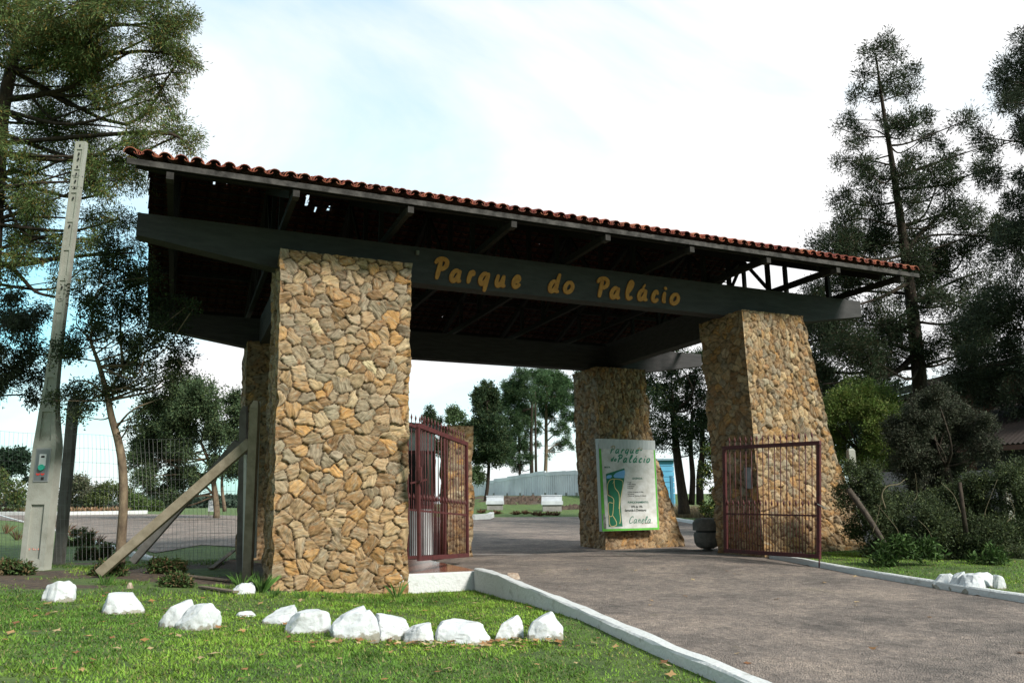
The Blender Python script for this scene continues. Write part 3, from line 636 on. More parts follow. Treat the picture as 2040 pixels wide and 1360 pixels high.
for ch, x0, x1, yb in LET:
    A = atY(840+x0/3.643, 480+yb/3.643, .46); B = atY(840+x1/3.643, 480+yb/3.643, .46)
    k = 0; mb = MB(); wreal = B[0]-A[0]; st_ = GL[ch[0]]; xsmax = max(p[0] for s in st_ for p in s)+.06
    cap = .40; sx = wreal/(xsmax+.12*.9); o = np.array([A[0], .497, A[2]-.02])
    glyph(mb, st_, o, (1, 0, 0), (0, 0, 1), sx, cap, .085, .03, slant=.12)
    if len(ch) > 1: glyph(mb, GL['´'], o, (1, 0, 0), (0, 0, 1), sx, cap, .045, .03, slant=.12)
    L_ = mb.build('letter', M_GOLD, BEAMF)
# small floodlight bracket on the beam next to the pillar
m = MB(); p = atY(831, 504, .47); m.box(p[0]-.03, p[0]+.03, .42, .498, p[2]-.04, p[2]+.04); m.build('light_bracket', M_POSTD, BEAMF, bevel=.01)

# ------------------------------------------------------------------ text helper (built-in font converted to mesh)
def text_mesh(name, s, size, mt, origin, ux, uy, parent, align='LEFT', bold=.0, ext=.001, xs=1.0):
    c = bpy.data.curves.new(name, 'FONT'); c.body = s; c.size = size; c.align_x = align; c.extrude = ext; c.offset = bold; c.resolution_u = 2
    o = bpy.data.objects.new(name, c); link(o); bpy.context.view_layer.update()
    me = bpy.data.meshes.new_from_object(o.evaluated_get(bpy.context.evaluated_depsgraph_get())); bpy.data.objects.remove(o)
    ux = Vector([float(k) for k in ux]); uy = Vector([float(k) for k in uy]); n = ux.cross(uy)
    mtx = Matrix(((ux.x*xs, uy.x, n.x, float(origin[0])), (ux.y*xs, uy.y, n.y, float(origin[1])), (ux.z*xs, uy.z, n.z, float(origin[2])), (0, 0, 0, 1)))
    me.transform(mtx); me.materials.clear(); me.materials.append(mt); return objm(name, me, parent)

# ------------------------------------------------------------------ park sign
def sign():
    Y = 6.02
    TL, TR, BRc, BL = [atY(a, b, Y) for a, b in ((1191.5, 873), (1304.5, 877), (1313.5, 1054.5), (1200, 1058))]
    t = thing('park_map_sign', 'green edged white map sign mounted on the rear stone pillar with opening hours', 'sign', BL)
    nr = np.array([0, -1, 0]); th = .16
    def q(x, y, o=0):      # sign coordinates measured on an enlarged view
        f = (y-125)/1000; xl = 185+37*f; xr = 785+50*f; yt = 127+18*((x-185)/600); yb2 = 1130-15*((x-222)/612)
        u = (x-xl)/(xr-xl); v = (y-yt)/(yb2-yt); P = (TL*(1-u)+TR*u)*(1-v)+(BL*(1-u)+BRc*u)*v; return P+nr*o
    m = MB(); m.hexa([BL-nr*th, BRc-nr*th, BRc, BL, TL-nr*th, TR-nr*th, TR, TL][0:8]); 
    m = MB(); b = [BL, BRc, TR, TL]; m.hexa([p-nr*th for p in b][::-1]+[p for p in b][::-1]); m.build('case', mat('sign_case', (.42, .44, .43), .6), t)
    gm = mat('sign_green', (.14, .50, .06), .5, (.09, .36, .05), 5)
    m = MB(); m.hexa([q(192, 235), q(222, 1128), q(832, 1113), q(786, 245)]+[q(192, 235, .006), q(222, 1128, .006), q(832, 1113, .006), q(786, 245, .006)]); m.build('border', gm, t)
    wm = mat('sign_white', (.70, .70, .70), .45, (.50, .49, .46), 4)
    m = MB(); m.hexa([q(214, 240, .003), q(256, 1104, .003), q(812, 1092, .003), q(770, 248, .003)]+[q(214, 240, .010), q(256, 1104, .010), q(812, 1092, .010), q(770, 248, .010)]); m.build('panel', wm, t)
    m = MB(); m.hexa([q(184, 128, .002), q(194, 240, .002), q(788, 250, .002), q(784, 146, .002)]+[q(184, 128, .014), q(194, 240, .014), q(788, 250, .014), q(784, 146, .014)]); m.build('top_strip', mat('sign_strip', (.55, .57, .58), .5, (.42, .45, .47), 3, stretch=(6, 1, 1)), t)
    pm = mat('sign_peeling', (.38, .40, .40), .8, (.1, .1, .09), 8)
    m = MB(); m.hexa([q(228, 930, .007), q(234, 1100, .007), q(262, 1100, .007), q(258, 985, .007)]+[q(228, 930, .0115), q(234, 1100, .0115), q(262, 1100, .0115), q(258, 985, .0115)]); m.build('peeling_patch', pm, t)
    dg = mat('sign_dark_green', (.015, .16, .085), .5); lb = mat('sign_blue', (.20, .46, .80), .5); cr_ = mat('sign_cream', (.62, .55, .26), .5); bk = mat('sign_black', (.03, .04, .035), .5); tan = mat('sign_tan', (.36, .30, .20), .6)
    def poly(name, pts, o, mt):
        mm = MB(); k = len(pts); A = [q(x, y, o) for x, y in pts]; B = [q(x, y, o-.003) for x, y in pts]; mm.v = [tuple(map(float, p)) for p in A+B]; mm.f = [tuple(range(k))[::-1]]
        for i in range(k): mm.f.append((i, (i+1) % k, k+(i+1) % k, k+i))
        return mm.build(name, mt, t)
    mp_ = poly('map', [(262, 515), (455, 452), (462, 500), (450, 600), (418, 780), (416, 850), (425, 1000), (434, 1078), (286, 1082), (283, 900), (270, 700)], .013, dg)
    poly('map_lake', [(268, 540), (285, 528), (315, 527), (324, 540), (312, 560), (284, 566), (266, 562)], .0165, lb)
    poly('map_lake', [(338, 536), (360, 508), (400, 488), (455, 472), (462, 490), (452, 560), (400, 560), (350, 556)], .0165, lb)
    poly('map_building', [(278, 680), (296, 700), (292, 730), (320, 755), (300, 755), (276, 740)], .0165, bk)
    m = MB()
    def path(pts, w=7):
        p = spline([(a, b) for a, b in pts], 5); 
        for a, b in zip(p[:-1], p[1:]):
            d = (b-a)/np.linalg.norm(b-a); nn = np.array([-d[1], d[0]])*w/2
            path.k += .00002; m.face([q(*(a+nn), .0167+path.k), q(*(a-nn), .0167+path.k), q(*(b-nn), .0167+path.k), q(*(b+nn), .0167+path.k)])
    path.k = 0
    path([(278, 740), (276, 640), (300, 585), (345, 570), (420, 580), (440, 620), (425, 720), (408, 820), (402, 900), (410, 1000), (402, 1050)])
    path([(345, 572), (352, 660), (392, 720), (400, 800), (396, 890)]); path([(276, 740), (335, 780), (338, 850), (325, 960), (290, 962), (284, 880), (290, 825), (330, 830)])
    path([(292, 965), (296, 1050), (320, 1076), (365, 1062), (362, 1020), (328, 962)]); path([(345, 590), (332, 620)], 5)
    m.build('map_paths', cr_, t)
    ex = q(700, 600)-q(300, 600); ex /= np.linalg.norm(ex); ey = np.cross(nr, ex)*1.0; ey = q(500, 300)-q(500, 900); ey -= ex*(ex@ey); ey /= np.linalg.norm(ey)
    Sc = np.linalg.norm(q(500, 300)-q(500, 900))/600
    # title in brushed script; the part under the pale strip has faded to tan
    tm = bpy.data.materials.new('sign_title_ink'); tm.use_nodes = True; NN = tm.node_tree.nodes; LL = tm.node_tree.links; bb = NN['Principled BSDF']
    gpos = NN.new('ShaderNodeNewGeometry'); sx_ = NN.new('ShaderNodeSeparateXYZ'); LL.new(gpos.outputs['Position'], sx_.inputs[0]); gt = NN.new('ShaderNodeMath'); gt.operation = 'GREATER_THAN'; gt.inputs[1].default_value = float(q(480, 246)[2]); LL.new(sx_.outputs[2], gt.inputs[0])
    mz = NN.new('ShaderNodeMix'); mz.data_type = 'RGBA'; mz.inputs['A'].default_value = (.02, .22, .13, 1); mz.inputs['B'].default_value = (.36, .31, .21, 1); LL.new(gt.outputs[0], mz.inputs['Factor']); LL.new(mz.outputs['Result'], bb.inputs['Base Color'])
    def word(chars, x, y, em, adv, wd, mt, name, slant=.28):
        mm = MB()
        for ch in chars:
            g = GL[ch[0]]; w_ = max(p[0] for s in g for p in s)
            o = q(x, y, .0145)
            glyph(mm, g, o, ex, ey, em*Sc, em*Sc, wd*1.45*Sc, .003, slant, .4)
            if len(ch) > 1: glyph(mm, GL['´'], o, ex, ey, em*Sc, em*Sc, wd*Sc, .003, slant, .5)
            x += em*(w_+adv)
        mm.build(name, mt, t)
    word(['P', 'a', 'r', 'q', 'u', 'e'], 300, 288, 84, .12, 9, tm, 'title_word'); word(['d', 'o'], 592, 256, 46, .1, 7, tm, 'title_word')
    word(['d', 'o'], 312, 374, 50, .08, 8, tm, 'title_word'); word(['P', 'a', 'l', 'a´', 'c', 'i', 'o'], 376, 388, 86, .16, 10, tm, 'title_word')
    word(['C', 'a', 'n', 'e', 'l', 'a'], 500, 1044, 78, .02, 5, mat('sign_script_ink', (.05, .2, .14), .6), 'town_name', .2)
    m = MB(); m.face([q(640, 1054, .0152), q(760, 1042, .0152), q(760, 1039, .0152), q(640, 1050, .0152)]); m.build('underline', mat('sign_red_brown', (.3, .12, .08), .6), t)
    def line(s, x, y, size, mt, bold=.0):
        text_mesh('text_line', s, size*Sc*1.36, mt, q(x, y, .0125), ex, ey, t, 'LEFT', bold*Sc)
    gi = mat('sign_green_ink', (.03, .14, .10), .6)
    line('MAPA', 246, 452, 21, gi, .6); line('LEGENDA:', 538, 573, 21, gi, .9)
    for i, s in enumerate(('1-Lago', '2-Mata Nativa', '3-Sanitários', '4-Entrada')): line(s, 486, 612+21.5*i, 14, bk, .3)
    for i, s in enumerate(('A-Pista de passeio 2.130m', 'B-Pergolas', 'C-Área do Terreno 91.330m2')): line(s, 490, 717+21*i, 14, bk, .3)
    line('FUNCIONAMENTO:', 490, 832, 22, gi, .9); line('07h às 19h', 528, 880, 24, bk, 1.1); line('Segunda à Domingo', 457, 919, 25, bk, 1.2)
sign()

# ------------------------------------------------------------------ gates
def gate_leaf(name, label, tl, bl, tr, br, group, nlong=15, fr=.085, mesh_holes=True):
    """corner points of the frame in 3D"""
    tl, bl, tr, br = [Vector([float(c) for c in p]) for p in (tl, bl, tr, br)]
    t = thing(name, label, 'gate', bl, group)
    ux = (br-bl).normalized(); up = Vector((0, 0, 1)); nr = ux.cross(up).normalized()
    m = MB(); f = fr
    m.bar(bl, tl, f, .05, nr); m.bar(br, tr, f, .05, nr); m.bar(tl-ux*f/2-up*f/2*0, tr+ux*f/2, .052, f, up); m.bar(bl-ux*f/2, br+ux*f/2, .052, f, up)
    m.build('frame', M_RUST, t, bevel=.004)
    m = MB(); k = .36; m.bar(bl.lerp(tl, k), br.lerp(tr, k), .012, .03, up); m.build('mid_rail', M_RUST, t)
    def onebar(u, v0, v1, r=.009, tip=True, nm='bar'):
        B = bl.lerp(br, u); T = tl.lerp(tr, u); a = B.lerp(T, v0); b = B.lerp(T, v1); mm = MB(); mm.tube([a, b], r, 6)
        if tip: mm.tube([b, b+up*.03, b+up*.055, b+up*.12], [r*.9, .016, .02, .001], 6)
        return mm.build(nm, M_RUST, t, True)
    for i in range(1, nlong+1):
        u = i/(nlong+1); onebar(u, .0, 1.045)
        onebar(u-.5/(nlong+1), .0, .44, .007)
    onebar(1-.5/(nlong+1), .0, .44, .007)
    return t, ux, nr
# left leaf: swings inward from the pillar, seen foreshortened
def zat(px, py, D): return atD(px, py, D)
g1, ux1, nr1 = gate_leaf('metal_gate', 'dark red barred gate leaf standing open on the tiled platform beside the near pillar', zat(833, 847, 12.95), zat(835, 1112, 12.95), zat(929, 884, 15.15), zat(931, 1105, 15.15), 'gate leaves of the park entrance', 15, .075)
m = MB(); a = zat(818, 962, 12.9); b = zat(850, 955, 12.9); m.bar(a, b, .03, .03); m.tube([zat(838, 958, 12.85), zat(838, 930, 12.85)], .02, 8); m.build('latch', M_RUST, g1)
g2, ux2, nr2 = gate_leaf('metal_gate', 'dark red barred gate leaf swung open in front of the flared right pillar', zat(1443, 892, 15.9), zat(1446, 1096, 15.9), zat(1631, 882, 14.0), zat(1631, 1108, 14.0), 'gate leaves of the park entrance', 15, .075)
m = MB(); m.tube([zat(1632, 1100, 13.95), zat(1632, 1134, 13.95)], .012, 6); m.build('drop_bolt', M_RUST, g2)
m = MB()
for k in range(6):
    a = zat(1628+k*3, 1003+k*1.6, 13.95); b = zat(1631+k*3, 1005+k*1.6, 13.95); m.tube([a, b], .008, 6)
m.build('chain', mat('steel_chain', (.4, .4, .38), .35, metal=.8), g2)
# fixed railing and wicket behind the left leaf, up to the low stone post
a, b = zat(811, 1112, 13.6), zat(893, 1105, 16.2)
g3, _, _ = gate_leaf('wicket_gate', 'dark red pedestrian gate between the near pillar and the low stone post', zat(811, 845, 13.9), zat(811, 1110, 13.9), zat(886, 868, 16.4), zat(886, 1106, 16.4), None, 9, .055)
g3['category'] = 'pedestrian gate'
# low stone post
def low_post():
    D = 16.9; p = zat(889, 1106, D); q_ = zat(924, 1106, D); top = zat(905, 842, D)
    t = thing('stone_post', 'low rough stone post behind the barred gate on the left side of the drive', 'post', p)
    x0, x1 = p[0], p[0]+.55; y = p[1]; zt = float(top[2])
    V0 = lambda z: (x0+0*np.asarray(z, float), x1+0*np.asarray(z, float))
    o = pillar(t, V0, y-.1, y+.42, -.3, zt, .03, 505, None, spacing=.2); o.name = 'stonework'
low_post()

# ------------------------------------------------------------------ guard house behind the gate
def guardhouse():
    t = thing('guard_house', 'small white gatekeeper house with dark window seen through the open gate', 'building', zat(800, 1108, 22))
    a = atY(760, 1090, 5.6); b = atY(862, 1090, 5.6)
    A = Vector((float(a[0]), float(a[1]), -.3)); B = Vector((float(b[0]), float(b[1]), -.3)); d = (B-A).normalized(); n = Vector((-d.y, d.x, 0)); W = (B-A).length
    zt = float(zat(850, 868, 20.3)[2])
    P = lambda u, v, z: A+d*u+n*v+Vector((0, 0, z+.3))
    m = MB(); m.hexa([P(0, 0, -.3), P(W, 0, -.3), P(W, 2.6, -.3), P(0, 2.6, -.3), P(0, 0, zt), P(W, 0, zt), P(W, 2.6, zt), P(0, 2.6, zt)]); m.build('wall', mat('house_white', (.62, .63, .66), .8, (.52, .53, .55), 3), t)
    m = MB(); m.hexa([P(-.3, -.28, zt), P(W+.22, -.28, zt), P(W+.22, 2.9, zt), P(-.3, 2.9, zt), P(-.3, -.28, zt+.26), P(W+.22, -.28, zt+.14), P(W+.22, 2.9, zt+.14), P(-.3, 2.9, zt+.26)]); m.build('roof', mat('house_roof_grey', (.24, .24, .25), .8, (.17, .17, .18), 4), t)
    w0 = (Vector([float(k) for k in zat(812, 1000, 20.6)])-A).dot(d); w1 = (Vector([float(k) for k in zat(826, 1000, 20.5)])-A).dot(d)
    z0 = float(zat(818, 1012, 20.5)[2]); z1 = float(zat(818, 905, 20.5)[2])
    m = MB(); m.hexa([P(w0-1, -.03, z0), P(w1, -.03, z0), P(w1, .02, z0), P(w0-1, .02, z0), P(w0-1, -.03, z1), P(w1, -.03, z1), P(w1, .02, z1), P(w0-1, .02, z1)]); wf = m.build('window', M_RUST, t)
    m = MB(); m.hexa([P(w0-.9, -.045, z0+.08), P(w1-.08, -.045, z0+.08), P(w1-.08, -.032, z0+.08), P(w0-.9, -.032, z0+.08), P(w0-.9, -.045, z1-.08), P(w1-.08, -.045, z1-.08), P(w1-.08, -.032, z1-.08), P(w0-.9, -.032, z1-.08)]); m.build('pane', mat('dark_glass', (.03, .03, .035), .15, spec=.5), wf)
guardhouse()

# ------------------------------------------------------------------ concrete litter bin
def litter_bin():
    c = ground(1408, 1092); c = zat(1409, 1095, 17.9); gz = hs(c[0], c[1]); c[2] = gz
    t = thing('litter_bin', 'round grey concrete litter bin tucked beside the foot of the right pillar', 'bin', c)
    Hh = float(zat(1409, 1031, 17.9)[2])-gz; r = .29
    def lathe(pr, nm, mt):
        m = MB(); n = 28
        for rr, z in pr:
            for k in range(n): a = 2*math.pi*k/n; m.v.append((c[0]+rr*math.cos(a), c[1]+rr*math.sin(a), gz+z))
        for i in range(len(pr)-1):
            for k in range(n): k2 = (k+1) % n; m.f.append((i*n+k, i*n+k2, (i+1)*n+k2, (i+1)*n+k))
        m.f.append(tuple(range(n))[::-1]); m.f.append(tuple((len(pr)-1)*n+k for k in range(n))); o = m.build(nm, mt, t); 
        return o
    gc = mat('bin_concrete', (.15, .14, .125), .9, (.095, .09, .08), 8, .4, 60)
    lathe([(r*.45, 0), (r*.42, Hh*.06), (r*.3, Hh*.07), (r*.3, Hh*.14)], 'foot', gc)
    lathe([(r*.5, Hh*.10), (r*.8, Hh*.16), (r*.97, Hh*.28), (r, Hh*.5), (r*.93, Hh*.57), (r*.85, Hh*.57), (r*.8, Hh*.3)], 'bowl', gc)
    lathe([(r*.82, Hh*.50), (r*.82, Hh*.64)], 'band', mat('bin_dark_band', (.03, .03, .03), .6))
    lathe([(r*1.05, Hh*.63), (r*1.04, Hh*.85), (r*.8, Hh*.97), (r*.3, Hh*1.0)], 'hood', gc)
litter_bin()

# ------------------------------------------------------------------ whitewashed rocks
def rock(name, label, px0, px1, ptop, pbot, seed, group, depthk=.75, tiltv=0, matx=None, cat='rock', flat=0):
    c = ground((px0+px1)/2, pbot-2); D = (c-CAM)@_f; W = (px1-px0)*D/F; Hh = (pbot-ptop)*D/F*1.0
    rg = np.random.RandomState(seed); import bmesh
    bm = bmesh.new(); bmesh.ops.create_icosphere(bm, subdivisions=5, radius=1)
    V = np.array([v.co[:] for v in bm.verts]); Fc = np.array([[v.index for v in f.verts] for f in bm.faces]); bm.free()
    P = np.sign(V)*np.abs(V)**.84
    # cut by random planes for angular facets
    for k in range(9):
        n = rg.randn(3); n[2] = abs(n[2])*.7; n /= np.linalg.norm(n); dd = .6+.28*rg.rand(); s = P@n; P -= np.maximum(s-dd, 0)[:, None]*n*.93
    d3 = vn(P[:, 0]*3+seed, P[:, 1]*3+P[:, 2]*2, seed)*.12+np.abs(vn(P[:, 0]*4+seed, P[:, 1]*4+P[:, 2]*5, seed))*.10+vn(P[:, 0]*15, P[:, 1]*15+P[:, 2]*12, seed)*.016
    P += V*d3[:, None]
    P[:, 0] /= (P[:, 0].max()-P[:, 0].min())/2; P[:, 0] -= (P[:, 0].max()+P[:, 0].min())/2
    z0 = -.45; P[:, 2] = np.maximum(P[:, 2], z0); P[:, 2] = (P[:, 2]-z0)/(P[:, 2].max()-z0)
    P[:, 2] = np.minimum(P[:, 2], .86+.1*vn(P[:, 0]*2, P[:, 1]*2, seed+4))/.93; P[:, 2] += tiltv*P[:, 0]*(P[:, 2] > .05)*P[:, 2]
    off = np.array([SY, CYW])*W*.5*depthk
    x = P[:, 0]*W/2; y = P[:, 1]*W/2*depthk; X = c[0]+off[0]+x*CYW+y*SY; Y = c[1]+off[1]-x*SY+y*CYW
    gz = hs(c[0]+off[0], c[1]+off[1]); Z = gz-.05+P[:, 2]*(Hh*.9+.05)
    o = objm(name, fastmesh(name, np.stack([X-c[0], Y-c[1], Z-gz], -1), Fc, matx or M_ROCKW, True)); o.location = (float(c[0]), float(c[1]), gz)
    md = o.modifiers.new('s', 'EDGE_SPLIT'); md.split_angle = R(24)
    return tag(o, label, cat, group)
RG = 'whitewashed rocks edging the left lawn'
RK = [(72, 136, 1156, 1202, 'small white painted rock leftmost, in front of the utility pole', .1), (190, 272, 1179, 1226, 'low rounded white painted rock standing alone, second from the left', -.1), (308, 372, 1200, 1252, 'white painted rock leaning against the bigger blocky rock below the fence brace', .25),
      (338, 420, 1202, 1258, 'blocky white painted rock with fissured right side, third clump from the left', .1), (510, 592, 1211, 1246, 'pale low white rock at the left end of the long row', .15), (556, 651, 1216, 1266, 'white rock with flat top overlapping the low rock beside it', 0),
      (648, 752, 1210, 1276, 'biggest domed white rock below the near stone pillar', .25), (724, 820, 1231, 1281, 'long wedge shaped white rock lying against the biggest domed rock', -.25), (795, 864, 1246, 1286, 'smallest white rock in the long row, between two long ones', .1),
      (862, 976, 1237, 1287, 'longest smooth white rock in the row, right of the smallest one', -.05), (980, 1044, 1237, 1280, 'pointed white rock with a sharp right edge, second from the right end', .35), (1051, 1125, 1226, 1279, 'upright white rock at the right end of the row, nearest the kerb', .3)]
for i, (a, b, c, d, lb, tl) in enumerate(RK): rock('painted_rock', lb, a, b, c, d, 30+i*7, RG, .8, tl)
rock('painted_rock', 'flat white painted slab sunk in the grass between the clumps of rocks', 400, 436, 1213, 1225, 301, RG, .9)
rock('painted_rock', 'thin flat white slab sunk in the lawn just left of the long row', 462, 508, 1219, 1231, 302, RG, .9)
rock('painted_rock', 'dull white rock half hidden in tall grass at the foot of the fence post', 458, 502, 1161, 1186, 303, None, .8)
RG2 = 'whitewashed rocks beside the right kerb'
for i, (a, b, c, d, lb, tl) in enumerate([(1868, 1912, 1147, 1172, 'low white rock at the left end of the cluster by the right kerb', .2), (1898, 1934, 1146, 1176, 'narrow leaning white rock, second of the right kerb cluster', .3), (1926, 1980, 1143, 1180, 'largest white rock in front of the right kerb cluster', .1),
                                          (1950, 1996, 1140, 1172, 'white rock behind the largest one of the right kerb cluster', 0), (1984, 2010, 1144, 1176, 'small upright white rock at the right end of the right kerb cluster', -.1)]): rock('painted_rock', lb, a, b, c, d, 60+i*5, RG2, .8, tl)
rock('loose_stone', 'pale brown loose stone lying on the drive beside the kerb', 1008, 1036, 1140, 1158, 88, None, .8, matx=mat('pale_rubble', (.48, .40, .34), .9, (.25, .17, .12), 12, .4, 40), cat='stone')
for i, (a, b, c, d) in enumerate(((700-130, 745-160, 1181, 1190),)): pass

# ------------------------------------------------------------------ foliage
def leaf_cloud(P, Dr, ln, wd, col, rg, curl=.35):
    """one tapered four-corner leaf per point"""
    n = len(P); Dr = Dr/np.linalg.norm(Dr, axis=1)[:, None]; a = rg.randn(n, 3); S = np.cross(Dr, a); S /= np.linalg.norm(S, axis=1)[:, None]+1e-9
    L_ = ln*(.6+.8*rg.rand(n))[:, None]; W_ = wd*(.7+.6*rg.rand(n))[:, None]; Nn = np.cross(Dr, S)
    p0 = P; p1 = P+Dr*L_*.5+S*W_*.5+Nn*L_*.08*curl; p2 = P+Dr*L_-Nn*L_*curl*.3; p3 = P+Dr*L_*.5-S*W_*.5+Nn*L_*.08*curl
    V = np.stack([p0, p1, p2, p3], 1).reshape(-1, 3); Fc = np.arange(4*n).reshape(-1, 4); C = np.repeat(col, 4, 0); return V, Fc, C
def jitcol(base, n, rg, var=.25, alt=None, altp=.2):
    base = np.array(base); c = np.tile(base, (n, 1)); 
    if alt is not None: k = rg.rand(n) < altp; c[k] = np.array(alt)
    return np.clip(c*(1+var*rg.randn(n))[:, None], .004, .6)
def tree(name, label, cat, D, trunk, blobs, nleaf, leaf, color, alt=None, altp=.2, seed=1, group=None, branches=(), bark=None, zdepth=.8, up=.3, needle=False, sub=.36, twigs=10, barew=1.0, limbw=.3, nodir=False, gz=None, droop=0, attach=True, leafw=.42, density=1.0):
    rg = np.random.RandomState(seed); bark = bark or M_BARK; sc_ = D/F
    tp = [zat(a, b, D) for a, b, _ in trunk]; tw = [w_*sc_/2 for _, _, w_ in trunk]
    t = thing(name, label, cat, tp[0] if len(tp) else zat(blobs[0][0], blobs[0][1], D), group)
    B = []
    for bl in blobs:
        x, y, r = bl[:3]; ry = bl[3] if len(bl) > 3 else r; dz = bl[4] if len(bl) > 4 else rg.uniform(-1, 1)*zdepth
        c = zat(x, y, D)+np.array([SY, CYW, 0])*dz*r*sc_*1.6; B.append((c, r*sc_, ry*sc_))
    m = MB()
    if len(tp) > 1:
        P = spline(np.array(tp), 4) if len(tp) > 2 else np.array(tp); Wd = np.interp(np.linspace(0, 1, len(P)), np.linspace(0, 1, len(tw)), tw)
        k = P[0].copy(); k[2] -= .5; m.tube([k]+list(P), [Wd[0]*1.15]+list(Wd), 12)
    for br in branches:
        if (br[0][0][1] >= 996 or (D == 84 and br[0][0][1] > 950)) and br[1] > 4.5:
            m_ = MB(); pts = [zat(a, b, D+(e if e else 0)) for a, b, e in br[0]]; P_ = spline(np.array(pts), 5); m_.tube(list(P_), list(np.linspace(br[1]*sc_/2, br[2]*sc_/2, len(P_))), 7); m_.build('trunk', bark, t, True); continue
        pts = [zat(a, b, D+(e if e else 0)) for a, b, e in br[0]]; P = spline(np.array(pts), 5); m.tube(list(P), list(np.linspace(br[1]*sc_/2, br[2]*sc_/2, len(P))), 7)
    if len(tp) > 1 and attach:
        TPs = P0 = spline(np.array(tp), 6) if len(tp) > 2 else np.array(tp)
        TW = np.interp(np.linspace(0, 1, len(P0)), np.linspace(0, 1, len(tw)), tw)
    LV = []; tot = sum(b[1]*b[2]*b[1] for b in B)
    tot = sum((b[1]*b[2]) for b in B); VV = []; FF = []; CC = []; off = 0
    for bi, (c, r, ry) in enumerate(B):
        if len(tp) > 1 and attach:
            rise = .35*(abs(r)) if not droop else 0
            dist = np.linalg.norm((TPs-c)*[1, 1, .7]-[0, 0, -0.0], axis=1)+np.where(TPs[:, 2] > c[2]+.1*r, 1.5*(TPs[:, 2]-c[2]), 0); k = int(np.argmin(dist)); s0 = TPs[k]
            mid = (s0+c)/2+rg.randn(3)*.11*np.linalg.norm(c-s0)+np.array([0, 0, -.08*np.linalg.norm(c-s0)])
            w0 = min(TW[k]*.55, .012*np.linalg.norm(c-s0)+limbw*r*.08+.008)
            m.tube(list(spline([s0, mid, c], 4)), list(np.linspace(w0, w0*.35, 9)), 5, False)
        nsub = max(3, int(11*density)); n = int(nleaf*(r*ry)/tot); per = max(1, n//(nsub*twigs))
        sp = rg.randn(nsub, 3); sp /= np.linalg.norm(sp, axis=1)[:, None]; sp *= (rg.rand(nsub, 1)**.45); ctr = c+sp*np.array([r, r, ry])*.78
        for q in ctr:
            if rg.rand() < .6: m.tube([c, (c+q)/2+rg.randn(3)*.05*r, q], [r*.022*barew, r*.016*barew, r*.008*barew], 4, False)
        td = rg.randn(nsub*twigs, 3)+np.repeat(sp, twigs, 0)*1.2+[0, 0, up]; td /= np.linalg.norm(td, axis=1)[:, None]
        cc = np.repeat(ctr, twigs, 0); tl = r*sub*(.5+.9*rg.rand(len(cc)))
        u = rg.rand(len(cc), per)**.8; Q = cc[:, None]+td[:, None]*(u*tl[:, None])[..., None]+rg.randn(len(cc), per, 3)*(leaf*.5+r*.05)
        if droop: Q[..., 2] -= droop*(u*tl[:, None])**1.5
        dl = td[:, None]*(1.3 if needle else .7)+rg.randn(len(cc), per, 3)*(.5 if needle else .75); 
        if droop: dl[..., 2] -= .5
        Q = Q.reshape(-1, 3); dl = dl.reshape(-1, 3)
        shade = np.repeat(1+.22*rg.randn(nsub*twigs), per); colr = jitcol(color, len(Q), rg, .22, alt, altp)*np.clip(shade, .5, 1.6)[:, None]
        v, f, cl = leaf_cloud(Q, dl, leaf, leaf*(leafw*1.0 if needle else leafw), colr, rg); VV.append(v); FF.append(f+off); CC.append(cl); off += len(v)
    if m.v: m.build('trunk', bark, t, True)
    objm('crown', fastmesh('crown', np.concatenate(VV), np.concatenate(FF), M_LEAF, False, np.concatenate(CC)), t)
    return t
def z5(l): return [(1600+a/3.09, 60+b/3.09, c/3.09*1.12) for a, b, c in l]
TA = z5([(400, 180, 70), (470, 120, 50), (570, 150, 50), (400, 250, 50), (660, 260, 50), (640, 400, 60), (470, 380, 80), (340, 400, 50), (320, 510, 50), (370, 620, 70), (540, 540, 60), (600, 650, 80), (780, 500, 60), (800, 620, 60), (950, 600, 70), (900, 770, 80), (280, 740, 40), (200, 620, 26), (220, 830, 50), (330, 900, 90), (480, 880, 90), (700, 800, 70), (780, 900, 90), (860, 960, 80), (1050, 900, 80), (1080, 740, 30), (250, 1000, 70), (420, 1050, 90), (600, 1000, 80), (720, 1020, 60), (260, 1180, 80), (350, 1280, 100), (520, 1280, 90), (700, 1250, 90), (900, 1150, 110), (1080, 1050, 90), (900, 1300, 100), (1100, 1250, 100), (1200, 1300, 90)])
TA += [(1752, 180, 20), (1768, 270, 22), (1782, 350, 26), (1795, 430, 30), (1812, 520, 34), (1826, 610, 34), (1835, 700, 34), (1700, 500, 60), (1780, 455, 60), (1870, 500, 60), (1930, 500, 50), (1650, 640, 60), (1640, 700, 60), (1700, 722, 62), (1740, 650, 60), (1800, 690, 70), (1880, 640, 60), (1890, 725, 55), (1850, 560, 50), (1745, 560, 40), (1700, 560, 50), (1630, 575, 30), (1600, 720, 55), (1670, 500, 50), (1950, 590, 55), (1960, 680, 50), (1580, 680, 40), (1760, 730, 45), (1720, 780, 35), (1630, 770, 40)]
